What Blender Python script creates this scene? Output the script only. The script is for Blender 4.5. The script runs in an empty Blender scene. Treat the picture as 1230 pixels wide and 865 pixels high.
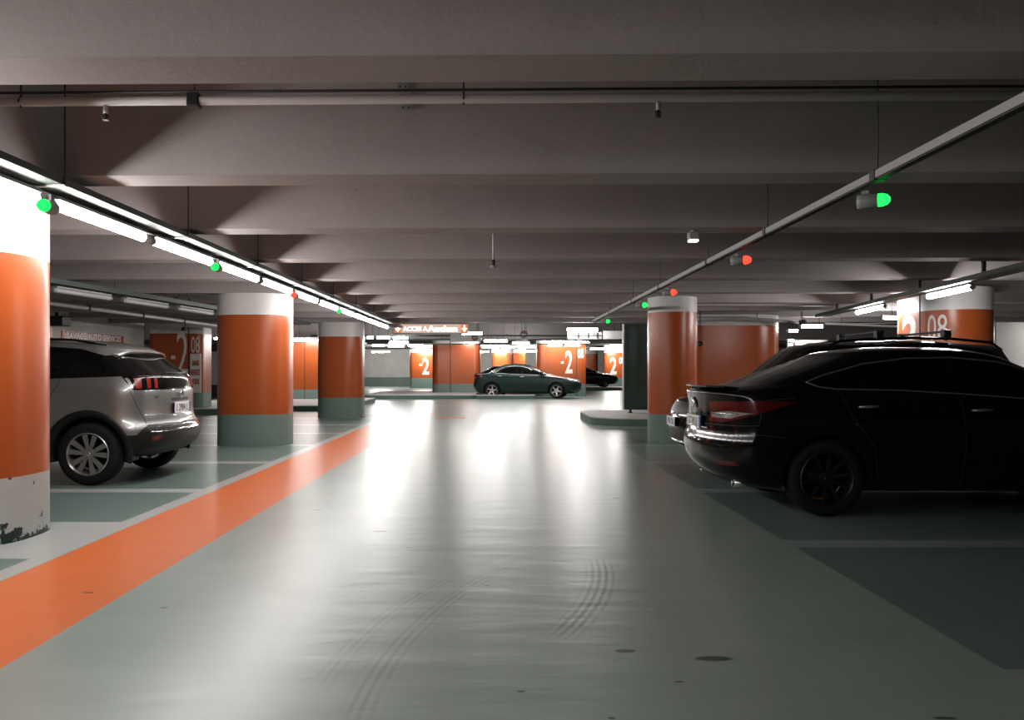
import bpy, bmesh, math, random
from mathutils import Vector, Matrix
from mathutils.bvhtree import BVHTree
from mathutils.geometry import intersect_point_line

S = bpy.context.scene
COL = S.collection
PI = math.pi
random.seed(7)

# ------------------------------------------------------------------ camera
HC = 1.25                      # eye height
cam_d = bpy.data.cameras.new('camera'); cam = bpy.data.objects.new('camera', cam_d); COL.objects.link(cam)
cam.location = (0, 0, HC); cam.rotation_euler = (PI/2, 0, 0)
cam_d.sensor_width = 36; cam_d.lens = 36*1000/1230
cam_d.shift_x = 20/1230; cam_d.shift_y = 13.5/1230
cam_d.clip_start = .05; cam_d.clip_end = 300
S.camera = cam

# ------------------------------------------------------------------ world, exposure
w = bpy.data.worlds.new('world'); S.world = w; w.use_nodes = True
w.node_tree.nodes['Background'].inputs[0].default_value = (.5, .6, .56, 1)
w.node_tree.nodes['Background'].inputs[1].default_value = .02
S.view_settings.view_transform = 'Standard'; S.view_settings.look = 'None'
S.view_settings.gamma = 1; S.view_settings.use_curve_mapping = False
S.view_settings.exposure = 1.35
S.cycles.use_denoising = True
S.cycles.max_bounces = 8; S.cycles.diffuse_bounces = 4; S.cycles.glossy_bounces = 4
S.cycles.transparent_max_bounces = 12; S.cycles.sample_clamp_indirect = 4
S.cycles.caustics_reflective = False
LAMP_NEAR = 28.0; LAMP_FAR = 44.0; LAMP_RIGHT = 42.0; LAMP_WALL = 130.0

# ------------------------------------------------------------------ helpers
def lerp(a, b, t): return a+(b-a)*t
def interp(pts, x):
    if not isinstance(pts, (list, tuple)): return pts
    if x <= pts[0][0]: return pts[0][1]
    for (a, b), (c, d) in zip(pts, pts[1:]):
        if x <= c: return b+(d-b)*(x-a)/(c-a)
    return pts[-1][1]
def tag(o, label=None, cat=None, group=None, kind=None):
    if label: o['label'] = label
    if cat: o['category'] = cat
    if group: o['group'] = group
    if kind: o['kind'] = kind
    return o
def thing(name, label, cat, loc=(0, 0, 0), rz=0, group=None):
    o = bpy.data.objects.new(name, None); COL.objects.link(o)
    o.location = loc; o.rotation_euler = (0, 0, rz); o.empty_display_size = .1
    return tag(o, label, cat, group)
def obj(name, bm, mats, parent=None, smooth=False, off=None, normals=True):
    if off is not None: bmesh.ops.translate(bm, verts=bm.verts, vec=-Vector(off))
    if normals: bmesh.ops.recalc_face_normals(bm, faces=bm.faces)
    me = bpy.data.meshes.new(name)
    if smooth:
        for f in bm.faces: f.smooth = True
    bm.to_mesh(me); bm.free()
    for m in (mats if isinstance(mats, (list, tuple)) else [mats]): me.materials.append(m)
    o = bpy.data.objects.new(name, me); COL.objects.link(o)
    if parent: o.parent = parent
    return o
def struct(name, bm, mats, **k):
    o = obj(name, bm, mats, **k); o['kind'] = 'structure'; return o
def sharp(o, deg=35):
    me = o.data
    for p in me.polygons: p.use_smooth = True
    bm = bmesh.new(); bm.from_mesh(me)
    for e in bm.edges:
        if len(e.link_faces) == 2 and e.calc_face_angle(0) > math.radians(deg): e.smooth = False
    bm.to_mesh(me); bm.free(); return o
def copy_tree(o, parent=None):
    c = o.copy(); COL.objects.link(c); c.parent = parent
    for ch in list(o.children): copy_tree(ch, c)
    return c
def NB(): return bmesh.new()
def box(bm, x0, x1, y0, y1, z0, z1, mi=0, M=None, bev=0):
    vs = [bm.verts.new((x, y, z)) for x in (x0, x1) for y in (y0, y1) for z in (z0, z1)]
    fs = []
    for q in ((0, 1, 3, 2), (4, 6, 7, 5), (0, 4, 5, 1), (2, 3, 7, 6), (0, 2, 6, 4), (1, 5, 7, 3)):
        f = bm.faces.new([vs[i] for i in q]); f.material_index = mi; fs.append(f)
    if bev:
        es = list({e for f in fs for e in f.edges})
        r = bmesh.ops.bevel(bm, geom=es, offset=bev, segments=2, affect='EDGES', profile=.5)
        for f in r['faces']: f.material_index = mi
        vs = list({v for f in r['faces'] for v in f.verts})
    if M is not None: bmesh.ops.transform(bm, matrix=M, verts=vs)
    return vs
def frame_of(d):
    d = Vector(d).normalized(); a = Vector((0, 0, 1)) if abs(d.z) < .9 else Vector((1, 0, 0))
    u = d.cross(a).normalized(); return u, u.cross(d).normalized() if False else d.cross(u).normalized()
def tube(bm, pts, r, seg=8, mi=0, closed=False, caps=True):
    pts = [Vector(p) for p in pts]; n = len(pts); rings = []
    for i, p in enumerate(pts):
        if closed: d = pts[(i+1) % n]-pts[i-1]
        else: d = pts[min(i+1, n-1)]-pts[max(i-1, 0)]
        u, v = frame_of(d); rr = r[i] if isinstance(r, (list, tuple)) else r
        rings.append([bm.verts.new(p+u*rr*math.cos(2*PI*k/seg)+v*rr*math.sin(2*PI*k/seg)) for k in range(seg)])
    for i in range(n if closed else n-1):
        a, b = rings[i], rings[(i+1) % n]
        for k in range(seg):
            f = bm.faces.new((a[k], a[(k+1) % seg], b[(k+1) % seg], b[k])); f.material_index = mi; f.smooth = True
    if caps and not closed:
        for q in (rings[0], rings[-1]):
            f = bm.faces.new(q); f.material_index = mi
def lathe(bm, prof, seg=32, mi=0, axis='z', close=False, M=None):
    rings = []; nv = []
    for r, h in prof:
        ring = []
        for k in range(seg):
            a = 2*PI*k/seg; c, s = r*math.cos(a), r*math.sin(a)
            co = (c, s, h) if axis == 'z' else (c, h, s)
            ring.append(bm.verts.new(co))
        rings.append(ring); nv += ring
    n = len(rings)
    for i in range(n if close else n-1):
        a, b = rings[i], rings[(i+1) % n]
        for k in range(seg):
            f = bm.faces.new((a[k], a[(k+1) % seg], b[(k+1) % seg], b[k])); f.material_index = mi; f.smooth = True
    if not close:
        for q in (rings[0], rings[-1]):
            f = bm.faces.new(q); f.material_index = mi
    if M is not None: bmesh.ops.transform(bm, matrix=M, verts=nv)
def prism(bm, outline, levels, mis=None, caps=True, smooth=True):
    """outline of (x, y); levels of z (or (z, scale)); mis material per band"""
    rings = [[bm.verts.new((x, y, z)) for x, y in outline] for z in levels]
    n = len(outline)
    for i in range(len(levels)-1):
        for k in range(n):
            f = bm.faces.new((rings[i][k], rings[i][(k+1) % n], rings[i+1][(k+1) % n], rings[i+1][k]))
            f.smooth = smooth; f.material_index = mis[i] if mis else 0
    if caps:
        f = bm.faces.new(rings[0]); f.material_index = mis[0] if mis else 0
        f = bm.faces.new(rings[-1]); f.material_index = mis[-1] if mis else 0
def superell(cx, cy, a, b, n=3.0, seg=64):
    out = []
    for k in range(seg):
        t = 2*PI*k/seg; c, s = math.cos(t), math.sin(t)
        out.append((cx+a*math.copysign(abs(c)**(2/n), c), cy+b*math.copysign(abs(s)**(2/n), s)))
    return out
def stadium(cx, cy, a, b, r=None, seg=12):
    """rounded rectangle, half sizes a, b, corner radius r"""
    r = min(a, b) if r is None else r; out = []
    for sx, sy, a0 in ((1, 1, 0), (-1, 1, 90), (-1, -1, 180), (1, -1, 270)):
        for k in range(seg+1):
            t = math.radians(a0+90*k/seg)
            out.append((cx+sx*(a-r)+r*math.cos(t), cy+sy*(b-r)+r*math.sin(t)))
    res = []
    for p in out:
        if not res or (abs(p[0]-res[-1][0])+abs(p[1]-res[-1][1])) > 1e-5: res.append(p)
    return res

# ------------------------------------------------------------------ materials
class NT:
    def __init__(s, m): s.t = m.node_tree; s.n = s.t.nodes; s.l = s.t.links
    def new(s, typ, **k):
        x = s.n.new(typ)
        for a, b in k.items(): setattr(x, a, b)
        return x
    def put(s, sock, v):
        if isinstance(v, bpy.types.NodeSocket): s.l.new(v, sock)
        else: sock.default_value = v
    def math(s, op, a, b=None, c=None, clamp=False):
        x = s.new('ShaderNodeMath', operation=op, use_clamp=clamp); s.put(x.inputs[0], a)
        if b is not None: s.put(x.inputs[1], b)
        if c is not None: s.put(x.inputs[2], c)
        return x.outputs[0]
    def mix(s, f, a, b):
        x = s.new('ShaderNodeMix', data_type='RGBA'); s.put(x.inputs[0], f); s.put(x.inputs[6], a); s.put(x.inputs[7], b)
        return x.outputs[2]
    def noise(s, vec, scale, detail=4, rough=.55):
        x = s.new('ShaderNodeTexNoise'); s.put(x.inputs['Vector'], vec); x.inputs['Scale'].default_value = scale
        x.inputs['Detail'].default_value = detail; x.inputs['Roughness'].default_value = rough; return x.outputs[0]
    def ramp(s, v, lo, hi, a=0., b=1.):
        x = s.new('ShaderNodeMapRange'); x.clamp = True; s.put(x.inputs[0], v)
        x.inputs[1].default_value = lo; x.inputs[2].default_value = hi
        x.inputs[3].default_value = a; x.inputs[4].default_value = b; return x.outputs[0]
    def pos(s, scale=(1, 1, 1), rot=(0, 0, 0), loc=(0, 0, 0)):
        g = s.new('ShaderNodeTexCoord'); m = s.new('ShaderNodeMapping'); s.l.new(g.outputs['Object'], m.inputs[0])
        m.inputs['Scale'].default_value = scale; m.inputs['Rotation'].default_value = rot; m.inputs['Location'].default_value = loc
        return m.outputs[0]
def c4(c): return (c[0], c[1], c[2], 1)
def mat(name, col, rough=.5, metal=0, coat=0, spec=.5, var=0, vscale=3, bump=0, bscale=40, emit=None, estr=0, coatr=.05):
    m = bpy.data.materials.new(name); m.use_nodes = True; t = NT(m); b = t.n['Principled BSDF']
    b.inputs['Base Color'].default_value = c4(col); b.inputs['Roughness'].default_value = rough
    b.inputs['Metallic'].default_value = metal; b.inputs['Coat Weight'].default_value = coat
    b.inputs['Coat Roughness'].default_value = coatr; b.inputs['Specular IOR Level'].default_value = spec
    if var:
        p = t.pos(); n = t.noise(p, vscale, 5)
        f = t.ramp(n, .3, .7)
        d = tuple(x*(1-var) for x in col); h = tuple(min(1, x*(1+var*.5)) for x in col)
        t.put(b.inputs['Base Color'], t.mix(f, c4(d), c4(h)))
        t.put(b.inputs['Roughness'], t.ramp(n, .3, .7, min(1, rough+.06), max(0, rough-.05)))
    if bump:
        bp = t.new('ShaderNodeBump'); bp.inputs['Strength'].default_value = bump; bp.inputs['Distance'].default_value = .01
        t.put(bp.inputs['Height'], t.noise(t.pos(), bscale, 6)); t.l.new(bp.outputs[0], b.inputs['Normal'])
    if emit:
        b.inputs['Emission Color'].default_value = c4(emit); b.inputs['Emission Strength'].default_value = estr
    return m
def concrete_paint(name, col, rough=.75, pits=True, spec=.3):
    m = mat(name, col, rough, spec=spec); t = NT(m); b = t.n['Principled BSDF']
    p = t.pos(); n = t.noise(p, 1.3, 6); f = t.ramp(n, .3, .7)
    c = t.mix(f, c4(tuple(x*.88 for x in col)), c4(tuple(min(1, x*1.06) for x in col)))
    st = t.noise(t.pos((.4, .4, 6)), 1.0, 3); c = t.mix(t.ramp(st, .45, .75, 0, .25), c, c4(tuple(x*.8 for x in col)))
    if pits:
        v = t.new('ShaderNodeTexVoronoi'); t.put(v.inputs['Vector'], p); v.inputs['Scale'].default_value = 5.5
        k = t.math('LESS_THAN', v.outputs['Distance'], .045)
        k = t.math('MULTIPLY', k, t.math('GREATER_THAN', t.noise(p, 2.1, 2), .56))
        c = t.mix(t.math('MULTIPLY', k, .7), c, c4(tuple(x*.35 for x in col)))
    t.put(b.inputs['Base Color'], c)
    bp = t.new('ShaderNodeBump'); bp.inputs['Strength'].default_value = .25; bp.inputs['Distance'].default_value = .01
    t.put(bp.inputs['Height'], t.noise(p, 22, 6)); t.l.new(bp.outputs[0], b.inputs['Normal'])
    return m
def glass(name, tint=(.10, .13, .12), rough=.02):
    m = bpy.data.materials.new(name); m.use_nodes = True; t = NT(m); t.n.remove(t.n['Principled BSDF'])
    out = t.n['Material Output']; tr = t.new('ShaderNodeBsdfTransparent'); tr.inputs[0].default_value = c4(tint)
    gl = t.new('ShaderNodeBsdfGlossy'); gl.inputs['Roughness'].default_value = rough; gl.inputs['Color'].default_value = (.9, .95, .93, 1)
    fr = t.new('ShaderNodeFresnel'); fr.inputs[0].default_value = 1.5
    mx = t.new('ShaderNodeMixShader'); t.l.new(fr.outputs[0], mx.inputs[0]); t.l.new(tr.outputs[0], mx.inputs[1]); t.l.new(gl.outputs[0], mx.inputs[2])
    t.l.new(mx.outputs[0], out.inputs[0]); return m
def emis(name, col, strength):
    m = bpy.data.materials.new(name); m.use_nodes = True; t = NT(m); t.n.remove(t.n['Principled BSDF'])
    e = t.new('ShaderNodeEmission'); e.inputs[0].default_value = c4(col); e.inputs[1].default_value = strength
    t.l.new(e.outputs[0], t.n['Material Output'].inputs[0]); m.cycles.emission_sampling = 'FRONT' if strength > 5 else 'AUTO'; return m

M = {}
M['ceil'] = concrete_paint('ceiling_paint', (.36, .325, .32))
M['wallw'] = concrete_paint('white_wall_paint', (.62, .60, .58))
M['colw'] = concrete_paint('white_column_paint', (.68, .665, .65), .45, spec=.5)
M['orange'] = mat('orange_gloss_paint', (.385, .080, .018), .3, spec=.45)
M['green'] = concrete_paint('grey_green_plinth_paint', (.17, .235, .21), .5)
M['seam'] = mat('dark_joint', (.03, .02, .02), .8)
M['white_ink'] = mat('white_lettering', (.80, .76, .73), .45)
M['red_ink'] = mat('rust_red_lettering', (.42, .05, .02), .5)
M['galv'] = mat('galvanised_steel', (.40, .42, .41), .42, metal=.7)
M['dgalv'] = mat('dark_cable_tray', (.045, .065, .058), .5, metal=.3)
M['black'] = mat('black_plastic', (.012, .013, .013), .5)
M['rubber'] = mat('tyre_rubber', (.008, .008, .009), .8, spec=.3)
M['rod'] = mat('dark_rod', (.03, .03, .03), .5)
M['whitep'] = mat('white_pipe_paint', (.52, .49, .485), .5)
M['greyp'] = mat('grey_trunking', (.34, .335, .33), .45)
M['cap'] = mat('lamp_housing', (.30, .31, .31), .4)
M['lamp'] = emis('lamp_diffuser', (1, .965, .94), LAMP_NEAR)
M['lampf'] = emis('far_lamp_diffuser', (1, .975, .95), LAMP_FAR)
M['lampw'] = emis('wall_lamp_diffuser', (1, .975, .95), LAMP_WALL)
M['lampr'] = emis('right_lamp_diffuser', (1, .97, .95), LAMP_RIGHT)
M['offd'] = mat('unlit_diffuser', (.45, .44, .43), .3)
M['gled'] = emis('green_led', (.01, .9, .07), 1.1)
M['rled'] = emis('red_led', (1, .04, .02), 1.3)
M['kerbt'] = concrete_paint('kerb_top_paint', (.60, .58, .56), .6)
M['kerbf'] = concrete_paint('kerb_green_face', (.10, .17, .14), .6)
# ------------------------------------------------------------------ floor
SPOTS = [(-.90, 6.5, .06, .022), (.58, 3.72, .05, .028), (.95, 3.62, .09, .035), (.74, 3.35, .022, .012),
         (-.05, 4.85, .02, .012), (1.03, 2.95, .03, .02), (-.62, 5.9, .02, .012), (.36, 4.2, .02, .012),
         (.1, 3.25, .02, .012), (-2.5, 3.75, .035, .016), (-2.3, 4.7, .04, .016), (-.22, 2.95, .02, .01),
         (-1.75, 4.4, .022, .014), (.42, 3.0, .016, .012), (1.62, 3.0, .05, .012), (-1.6, 7.5, .05, .02), (1.2, 8.2, .05, .03)]
def floor_mat(name, col, dirt=.20, rough=.25, skid=False):
    m = bpy.data.materials.new(name); m.use_nodes = True; t = NT(m); b = t.n['Principled BSDF']
    p = t.pos(); big = t.noise(p, .45, 5, .55); mid = t.noise(t.pos((1, 2.2, 1)), 1.5, 6, .6); fine = t.noise(p, 14, 5, .6)
    lanes = t.noise(t.pos((.35, 2.4, 1)), 1.1, 1.5, .4)
    d = tuple(x*(1-dirt) for x in col); h = tuple(min(1, x*(1+dirt*.45)) for x in col)
    f = t.math('ADD', t.math('MULTIPLY', big, .5), t.math('MULTIPLY', mid, .5))
    c = t.mix(t.ramp(f, .25, .75), c4(d), c4(h))
    c = t.mix(t.ramp(fine, .4, 1, 0, .08), c, c4(tuple(x*.45 for x in col)))
    # fine scratches and trowel marks, slightly paler
    sc = t.noise(t.pos((2, 30, 1)), 1, 1, .4); c = t.mix(t.ramp(sc, .3, 1, 0, .06), c, c4(tuple(min(1, x*1.5+.05) for x in col)))
    # curved tyre marks: rings of a wide radius, broken by noise
    g = t.new('ShaderNodeTexCoord').outputs['Object']
    sep = t.new('ShaderNodeSeparateXYZ'); t.l.new(g, sep.inputs[0]); X, Y = sep.outputs[0], sep.outputs[1]
    def ring(cx, cy, r, wd, amt, y0, y1, x0=-9, x1=9):
        nonlocal c
        dx = t.math('SUBTRACT', X, cx); dy = t.math('SUBTRACT', Y, cy)
        rr = t.math('SQRT', t.math('ADD', t.math('MULTIPLY', dx, dx), t.math('MULTIPLY', dy, dy)))
        k = t.ramp(t.math('ABSOLUTE', t.math('SUBTRACT', rr, r)), wd*.3, wd, 1, 0)
        tread = t.ramp(t.math('SINE', t.math('MULTIPLY', rr, 150)), -.4, .6)
        k = t.math('MULTIPLY', k, tread)
        for s_, lo, hi in ((Y, y0, y1), (X, x0, x1)):
            k = t.math('MULTIPLY', k, t.ramp(s_, lo, lo+.25)); k = t.math('MULTIPLY', k, t.ramp(s_, hi-.25, hi, 1, 0))
        k = t.math('MULTIPLY', k, t.ramp(t.noise(p, 5, 3), .25, .5))
        c = t.mix(t.math('MULTIPLY', k, amt), c, c4(tuple(x*.28 for x in col)))
    if skid:
        ring(-3.32, 5.6, 4.0, .12, 1.0, 3.85, 5.6, 0, 1.4)
        ring(4.5, 3.0, 5.0, .10, .35, 2.9, 6.5, -1, .4)
        ring(4.5, 3.0, 5.2, .08, .25, 3.2, 7.5, -1, .4)
        ring(-8, 2, 9.2, .12, .06, 2.8, 9, 0, 2)
        ring(-9, 0, 11.5, .10, .05, 3, 12, 0, 2)
        # hairline joint across the lane
        k = t.ramp(t.math('ABSOLUTE', t.math('ADD', t.math('SUBTRACT', Y, 7.9), t.math('MULTIPLY', t.noise(p, 3, 3), .06))), .004, .012, 1, 0)
        k = t.math('MULTIPLY', k, t.ramp(t.noise(p, 1.3, 2), .42, .55)); c = t.mix(t.math('MULTIPLY', k, .7), c, c4(tuple(x*.3 for x in col)))
    for x, y, a, bb in SPOTS:
        if not (skid or x < -2.0): continue
        dx = t.math('DIVIDE', t.math('SUBTRACT', X, x), a); dy = t.math('DIVIDE', t.math('SUBTRACT', Y, y), bb)
        dd = t.math('ADD', t.math('MULTIPLY', dx, dx), t.math('MULTIPLY', dy, dy))
        k = t.ramp(dd, .6, 1.1, .85, 0); c = t.mix(k, c, (.03, .035, .03, 1))
    t.put(b.inputs['Base Color'], c)
    r = t.math('ADD', t.ramp(mid, .1, .9, .279, .31), t.ramp(lanes, .1, .9, 0, .025))
    t.put(b.inputs['Roughness'], r); b.inputs['Specular IOR Level'].default_value = .5
    bp = t.new('ShaderNodeBump'); bp.inputs['Strength'].default_value = .30; bp.inputs['Distance'].default_value = .010
    hh = t.math('ADD', t.math('MULTIPLY', t.noise(t.pos((1.1, 3.5, 1)), 1.5, 3, .5), 1.2), t.math('MULTIPLY', lanes, .8))
    t.put(bp.inputs['Height'], hh); t.l.new(bp.outputs[0], b.inputs['Normal'])
    return m
FL = [floor_mat('lane_resin_floor', (.272, .332, .298), skid=True), floor_mat('orange_floor_paint', (.70, .165, .045), .10, .28),
      floor_mat('white_floor_line', (.42, .43, .415), .12, .30), floor_mat('green_bay_floor', (.145, .205, .185), .2, .26), floor_mat('right_floor_line', (.28, .33, .31), .2, .28)]  # last entry: darker line tone for the right-hand bays
XL0, XL1, XS0, XS1, XR = -3.10, -2.95, -2.94, -2.08, 2.13
BAYL = [3.36+2.68*k for k in range(-2, 9)]
def floor_kind(x, y):
    if XS0 <= x <= XS1 and y < 20.5: return 1
    if XL0 <= x <= XL1 and y < 20.5: return 2
    if -8.2 < x < XL0 or XR < x < 7.2:
        for b_ in BAYL:
            if abs(y-b_) < .13: return 2 if x < 0 else 4
        if x < XL0 and 5.55 < y < 6.9: return 2
    if x < XL0 and x > -8.2 and y < 24: return 3
    if XR < x < 7.4 and y < 18.2: return 3
    return 0
xs = sorted({-26, -8.2, XL0, XL1, XS0, XS1, -.2, XR, 7.2, 7.4, 26})
ys = sorted({-10, 5.55, 6.9, 18.2, 20.5, 24, 74} | {round(b_+s*.13, 4) for b_ in BAYL for s in (-1, 1)})
bm = NB(); V = {}
for i, x in enumerate(xs):
    for j, y in enumerate(ys): V[i, j] = bm.verts.new((x, y, 0))
for i in range(len(xs)-1):
    for j in range(len(ys)-1):
        f = bm.faces.new((V[i, j], V[i+1, j], V[i+1, j+1], V[i, j+1]))
        f.material_index = floor_kind((xs[i]+xs[i+1])/2, (ys[j]+ys[j+1])/2)
struct('floor', bm, FL)
# paler end of the orange stripe, bending right in short painted dashes
def patch(name, pts, m, label, cat):
    b = NB(); top = [b.verts.new((x, y, .003)) for x, y in pts]; bot = [b.verts.new((x, y, 0)) for x, y in pts]
    b.faces.new(top); b.faces.new(bot[::-1]); n = len(pts)
    for k in range(n): b.faces.new((bot[k], bot[(k+1) % n], top[(k+1) % n], top[k]))
    return tag(obj(name, b, m), label, cat)
patch('painted_dash', [(-1.62, 21.9), (-.80, 22.1), (-.80, 22.8), (-1.62, 22.6)], FL[1], 'short orange painted dash on the floor in the middle of the lane', 'road marking')
patch('painted_dash', [(-2.75, 21.3), (-2.05, 21.3), (-1.75, 25.5), (-2.35, 25.8)], floor_mat('pale_orange_paint', (.50, .25, .15), .3, .3), 'paler orange end of the floor stripe bending beyond the third column', 'road marking')

# ------------------------------------------------------------------ ceiling: slab and cross beams
SOF = HC+1.30; SLAB = HC+1.95; TILT = -.017
bm = NB()
box(bm, -26, 26, -10, 74, SLAB, SLAB+.3)
def beam(y, wb=.32, wt=.44, x0=-25.5, x1=25.5, z=SOF):
    o = [(y, z), (y+wb, z), (y+wb+(wt-wb)/2, SLAB+.02), (y-(wt-wb)/2, SLAB+.02)]
    rings = [[bm.verts.new((x, yy+TILT*x, zz)) for yy, zz in o] for x in (x0, x1)]
    for k in range(4): bm.faces.new((rings[0][k], rings[0][(k+1) % 4], rings[1][(k+1) % 4], rings[1][k]))
    bm.faces.new(rings[0]); bm.faces.new(rings[1])
for k in range(-4, 10): beam(3.42+2.065*k)
TILT = 0
beam(34, .6, .6, z=SOF); beam(52, .5, .5, z=SLAB-.25)
struct('ceiling', bm, M['ceil'])

# ------------------------------------------------------------------ walls
def wall(name, x0, x1, y0, y1, band=.75):
    b = NB(); box(b, x0, x1, y0, y1, 0, band, 1); box(b, x0, x1, y0, y1, band, SLAB, 0); return struct(name, b, [M['wallw'], M['green']])
wall('wall_far', -26, 26, 70, 70.3)
wall('wall_left', -10.6, -10.3, -10, 24.4)
wall('wall_left_recess', -26, -25.7, 24.4, 70); wall('wall_left_return', -25.7, -10.6, 24.1, 24.4)
wall('wall_right', 25.7, 26, -10, 70); wall('wall_near', -10.3, 25.7, -10, -9.7)
wall('wall_right_partition', 14.8, 25.7, 24.6, 24.9)

# ------------------------------------------------------------------ columns and cores
def column(name, outline, z0, zg, zo, label, cat='column', soff=SOF, seams=(), mats=None, loc=None, zlow=None):
    cx = sum(p[0] for p in outline)/len(outline); cy = sum(p[1] for p in outline)/len(outline)
    root = thing(name, label, cat, (cx, cy, z0))
    b = NB(); prism(b, outline, [z0, zg, zo, soff+.0], [0, 1, 2])
    o = obj('shaft', b, mats or [M['green'], M['orange'], M['colw']], root, off=(cx, cy, z0)); sharp(o, 40)
    for sx, sy in seams:
        b = NB(); box(b, sx-.012, sx+.012, sy-.01, sy+.01, z0, soff-.01); obj('joint', b, M['seam'], root, off=(cx, cy, z0))
    return root
# chipped plinth of the nearest column, its paint paled for strong lamp light
chip = concrete_paint('chipped_lit_plinth_paint', (.42, .45, .43), .5); t = NT(chip); b_ = t.n['Principled BSDF']
old = b_.inputs['Base Color'].links[0].from_socket; pz = t.pos()
sep = t.new('ShaderNodeSeparateXYZ'); t.l.new(pz, sep.inputs[0])
k = t.math('ADD', t.noise(pz, 9, 5, .6), t.ramp(sep.outputs[2], .0, .30, .12, -.12))
k = t.math('MULTIPLY', t.ramp(k, .55, .57), t.ramp(sep.outputs[1], -.60, -.59))
t.put(b_.inputs['Base Color'], t.mix(k, old, (.015, .03, .028, 1)))
ell = lambda cx, cy, a=.61, b=.50: superell(cx, cy, a, b, 2.9, 72)
column('column', ell(-4.10, 6.32), 0, .475, 2.11, 'big rounded orange column cut by the left edge, chipped grey foot', mats=[chip, M['orange'], M['colw']])
column('column', ell(-4.115, 14.3), 0, .53, 2.19, 'wide orange column with white head and green foot right of the silver car')
column('column', ell(-4.16, 22.5), 0, .55, 2.17, 'third orange column of the left row, at the end of the orange stripe')
column('column', superell(3.14, 14.78, .43, .43, 2, 64), 0, .50, 2.28, 'slim round orange column standing beside the tail of the black saloon')
c_card = (4.65, 6.55)
column('core_column', stadium(5.35, 20.05, 1.36, 1.0, .8), .18, .55, 2.30, 'broad rounded orange block behind the slim column and the black saloon')
c08 = column('core_column', stadium(7.30, 13.55, .55, .85, .55), 0, .5, 2.20, 'orange column lettered 08 lit from above behind the black cars', seams=[(6.755, 13.24)])
cL = column('core_column', stadium(-9.44, 25.0, .80, .5, .2), .18, .62, 2.36, 'orange column lettered -2 and 08 with the sans rendez-vous board', seams=[(-9.02, 24.5)])
cM = column('core_column', stadium(-7.4, 32.6, 1.15, .6, .35), .18, .55, 2.38, 'orange block with green foot seen between the second and third columns', seams=[(-7.33, 32.0)])
cC = column('core_column', stadium(-1.98, 42.6, 1.22, .6, .35), .18, .62, 2.62, 'broad orange block left of the green saloon, beneath the no-entry board', soff=SLAB, seams=[(-2.27, 42.0)])
cR = column('core_column', stadium(3.27, 41.6, 1.22, .6, .35), 0, .62, 2.60, 'broad orange block lettered -2 behind the bonnet of the green saloon', soff=SLAB, seams=[(4.0, 41.0)])
far = [(-10.6, 62, .55, 'far orange column just right of the third left column'), (-5.35, 62, 1.0, 'far orange column lettered -2, left of the broad block'),
       (.42, 62, .68, 'far orange column over the rear roof of the green saloon'), (1.72, 63, .55, 'darker far orange column over the roof of the green saloon'),
       (8.9, 62, .85, 'far orange column lettered -2 beside the dark green panel'), (7.6, 66, .5, 'farthest dull orange column over the roof of the distant black car'), (24.5, 45, .7, 'orange column far at the right, seen over the black roof')]
fcols = [column('column', stadium(x, y, a, .45, .25), 0, .75, 2.62, lb, soff=SLAB) for x, y, a, lb in far[:6]]
column('column', stadium(15.0, 40, .9, .5, .3), 0, .6, 2.55, 'far white-headed orange column seen above the windscreen of the black crossover', soff=SLAB)

# ------------------------------------------------------------------ lettering
def text_bm(s, h, sx=1.0, weight=0.0, depth=.004, gap=1.0):
    cu = bpy.data.curves.new('t', 'FONT'); cu.body = s; cu.size = 1; cu.offset = weight; cu.extrude = .5; cu.resolution_u = 4
    cu.align_x = 'CENTER'; cu.space_character = gap; cu.space_line = .95
    o = bpy.data.objects.new('t', cu); COL.objects.link(o); dg = bpy.context.evaluated_depsgraph_get()
    me = bpy.data.meshes.new_from_object(o.evaluated_get(dg)); b = NB(); b.from_mesh(me)
    bpy.data.objects.remove(o); bpy.data.curves.remove(cu); bpy.data.meshes.remove(me)
    ymax = max(v.co.y for v in b.verts); ymin = min(v.co.y for v in b.verts); xm = (max(v.co.x for v in b.verts)+min(v.co.x for v in b.verts))/2
    k = h/(ymax-ymin)
    for v in b.verts: v.co = Vector(((v.co.x-xm)*k*sx, (v.co.y-(ymax+ymin)/2)*k, v.co.z*depth*2))
    return b
def text_on(name, s, h, sx, pos, m, parent=None, right=(1, 0, 0), normal=(0, -1, 0), up=(0, 0, 1), weight=.02, width=None, gap=1.0, depth=.004, curve=None, label=None):
    b = text_bm(s, h, sx, weight, depth, gap)
    if width:
        wd = max(v.co.x for v in b.verts)-min(v.co.x for v in b.verts)
        for v in b.verts: v.co.x *= width/wd
    R_, N_, U_ = Vector(right).normalized(), Vector(normal).normalized(), Vector(up).normalized(); P_ = Vector(pos)
    if curve:   # wrap round a vertical cylinder of this radius
        for _ in range(2):
            es = [e for e in b.edges if e.calc_length() > .12]
            if es: bmesh.ops.subdivide_edges(b, edges=es, cuts=1)
        for v in b.verts:
            a = v.co.x/curve; r = curve+v.co.z
            v.co = P_ - N_*curve + (N_*math.cos(a)+R_*math.sin(a))*r + U_*v.co.y
    else:
        for v in b.verts: v.co = P_+R_*v.co.x+U_*v.co.y+N_*v.co.z
    off = parent.matrix_world.translation if parent else None
    if parent: off = parent.location
    o = obj(name, b, m, parent, off=off)
    if label: o['label'] = label
    return o
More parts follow.
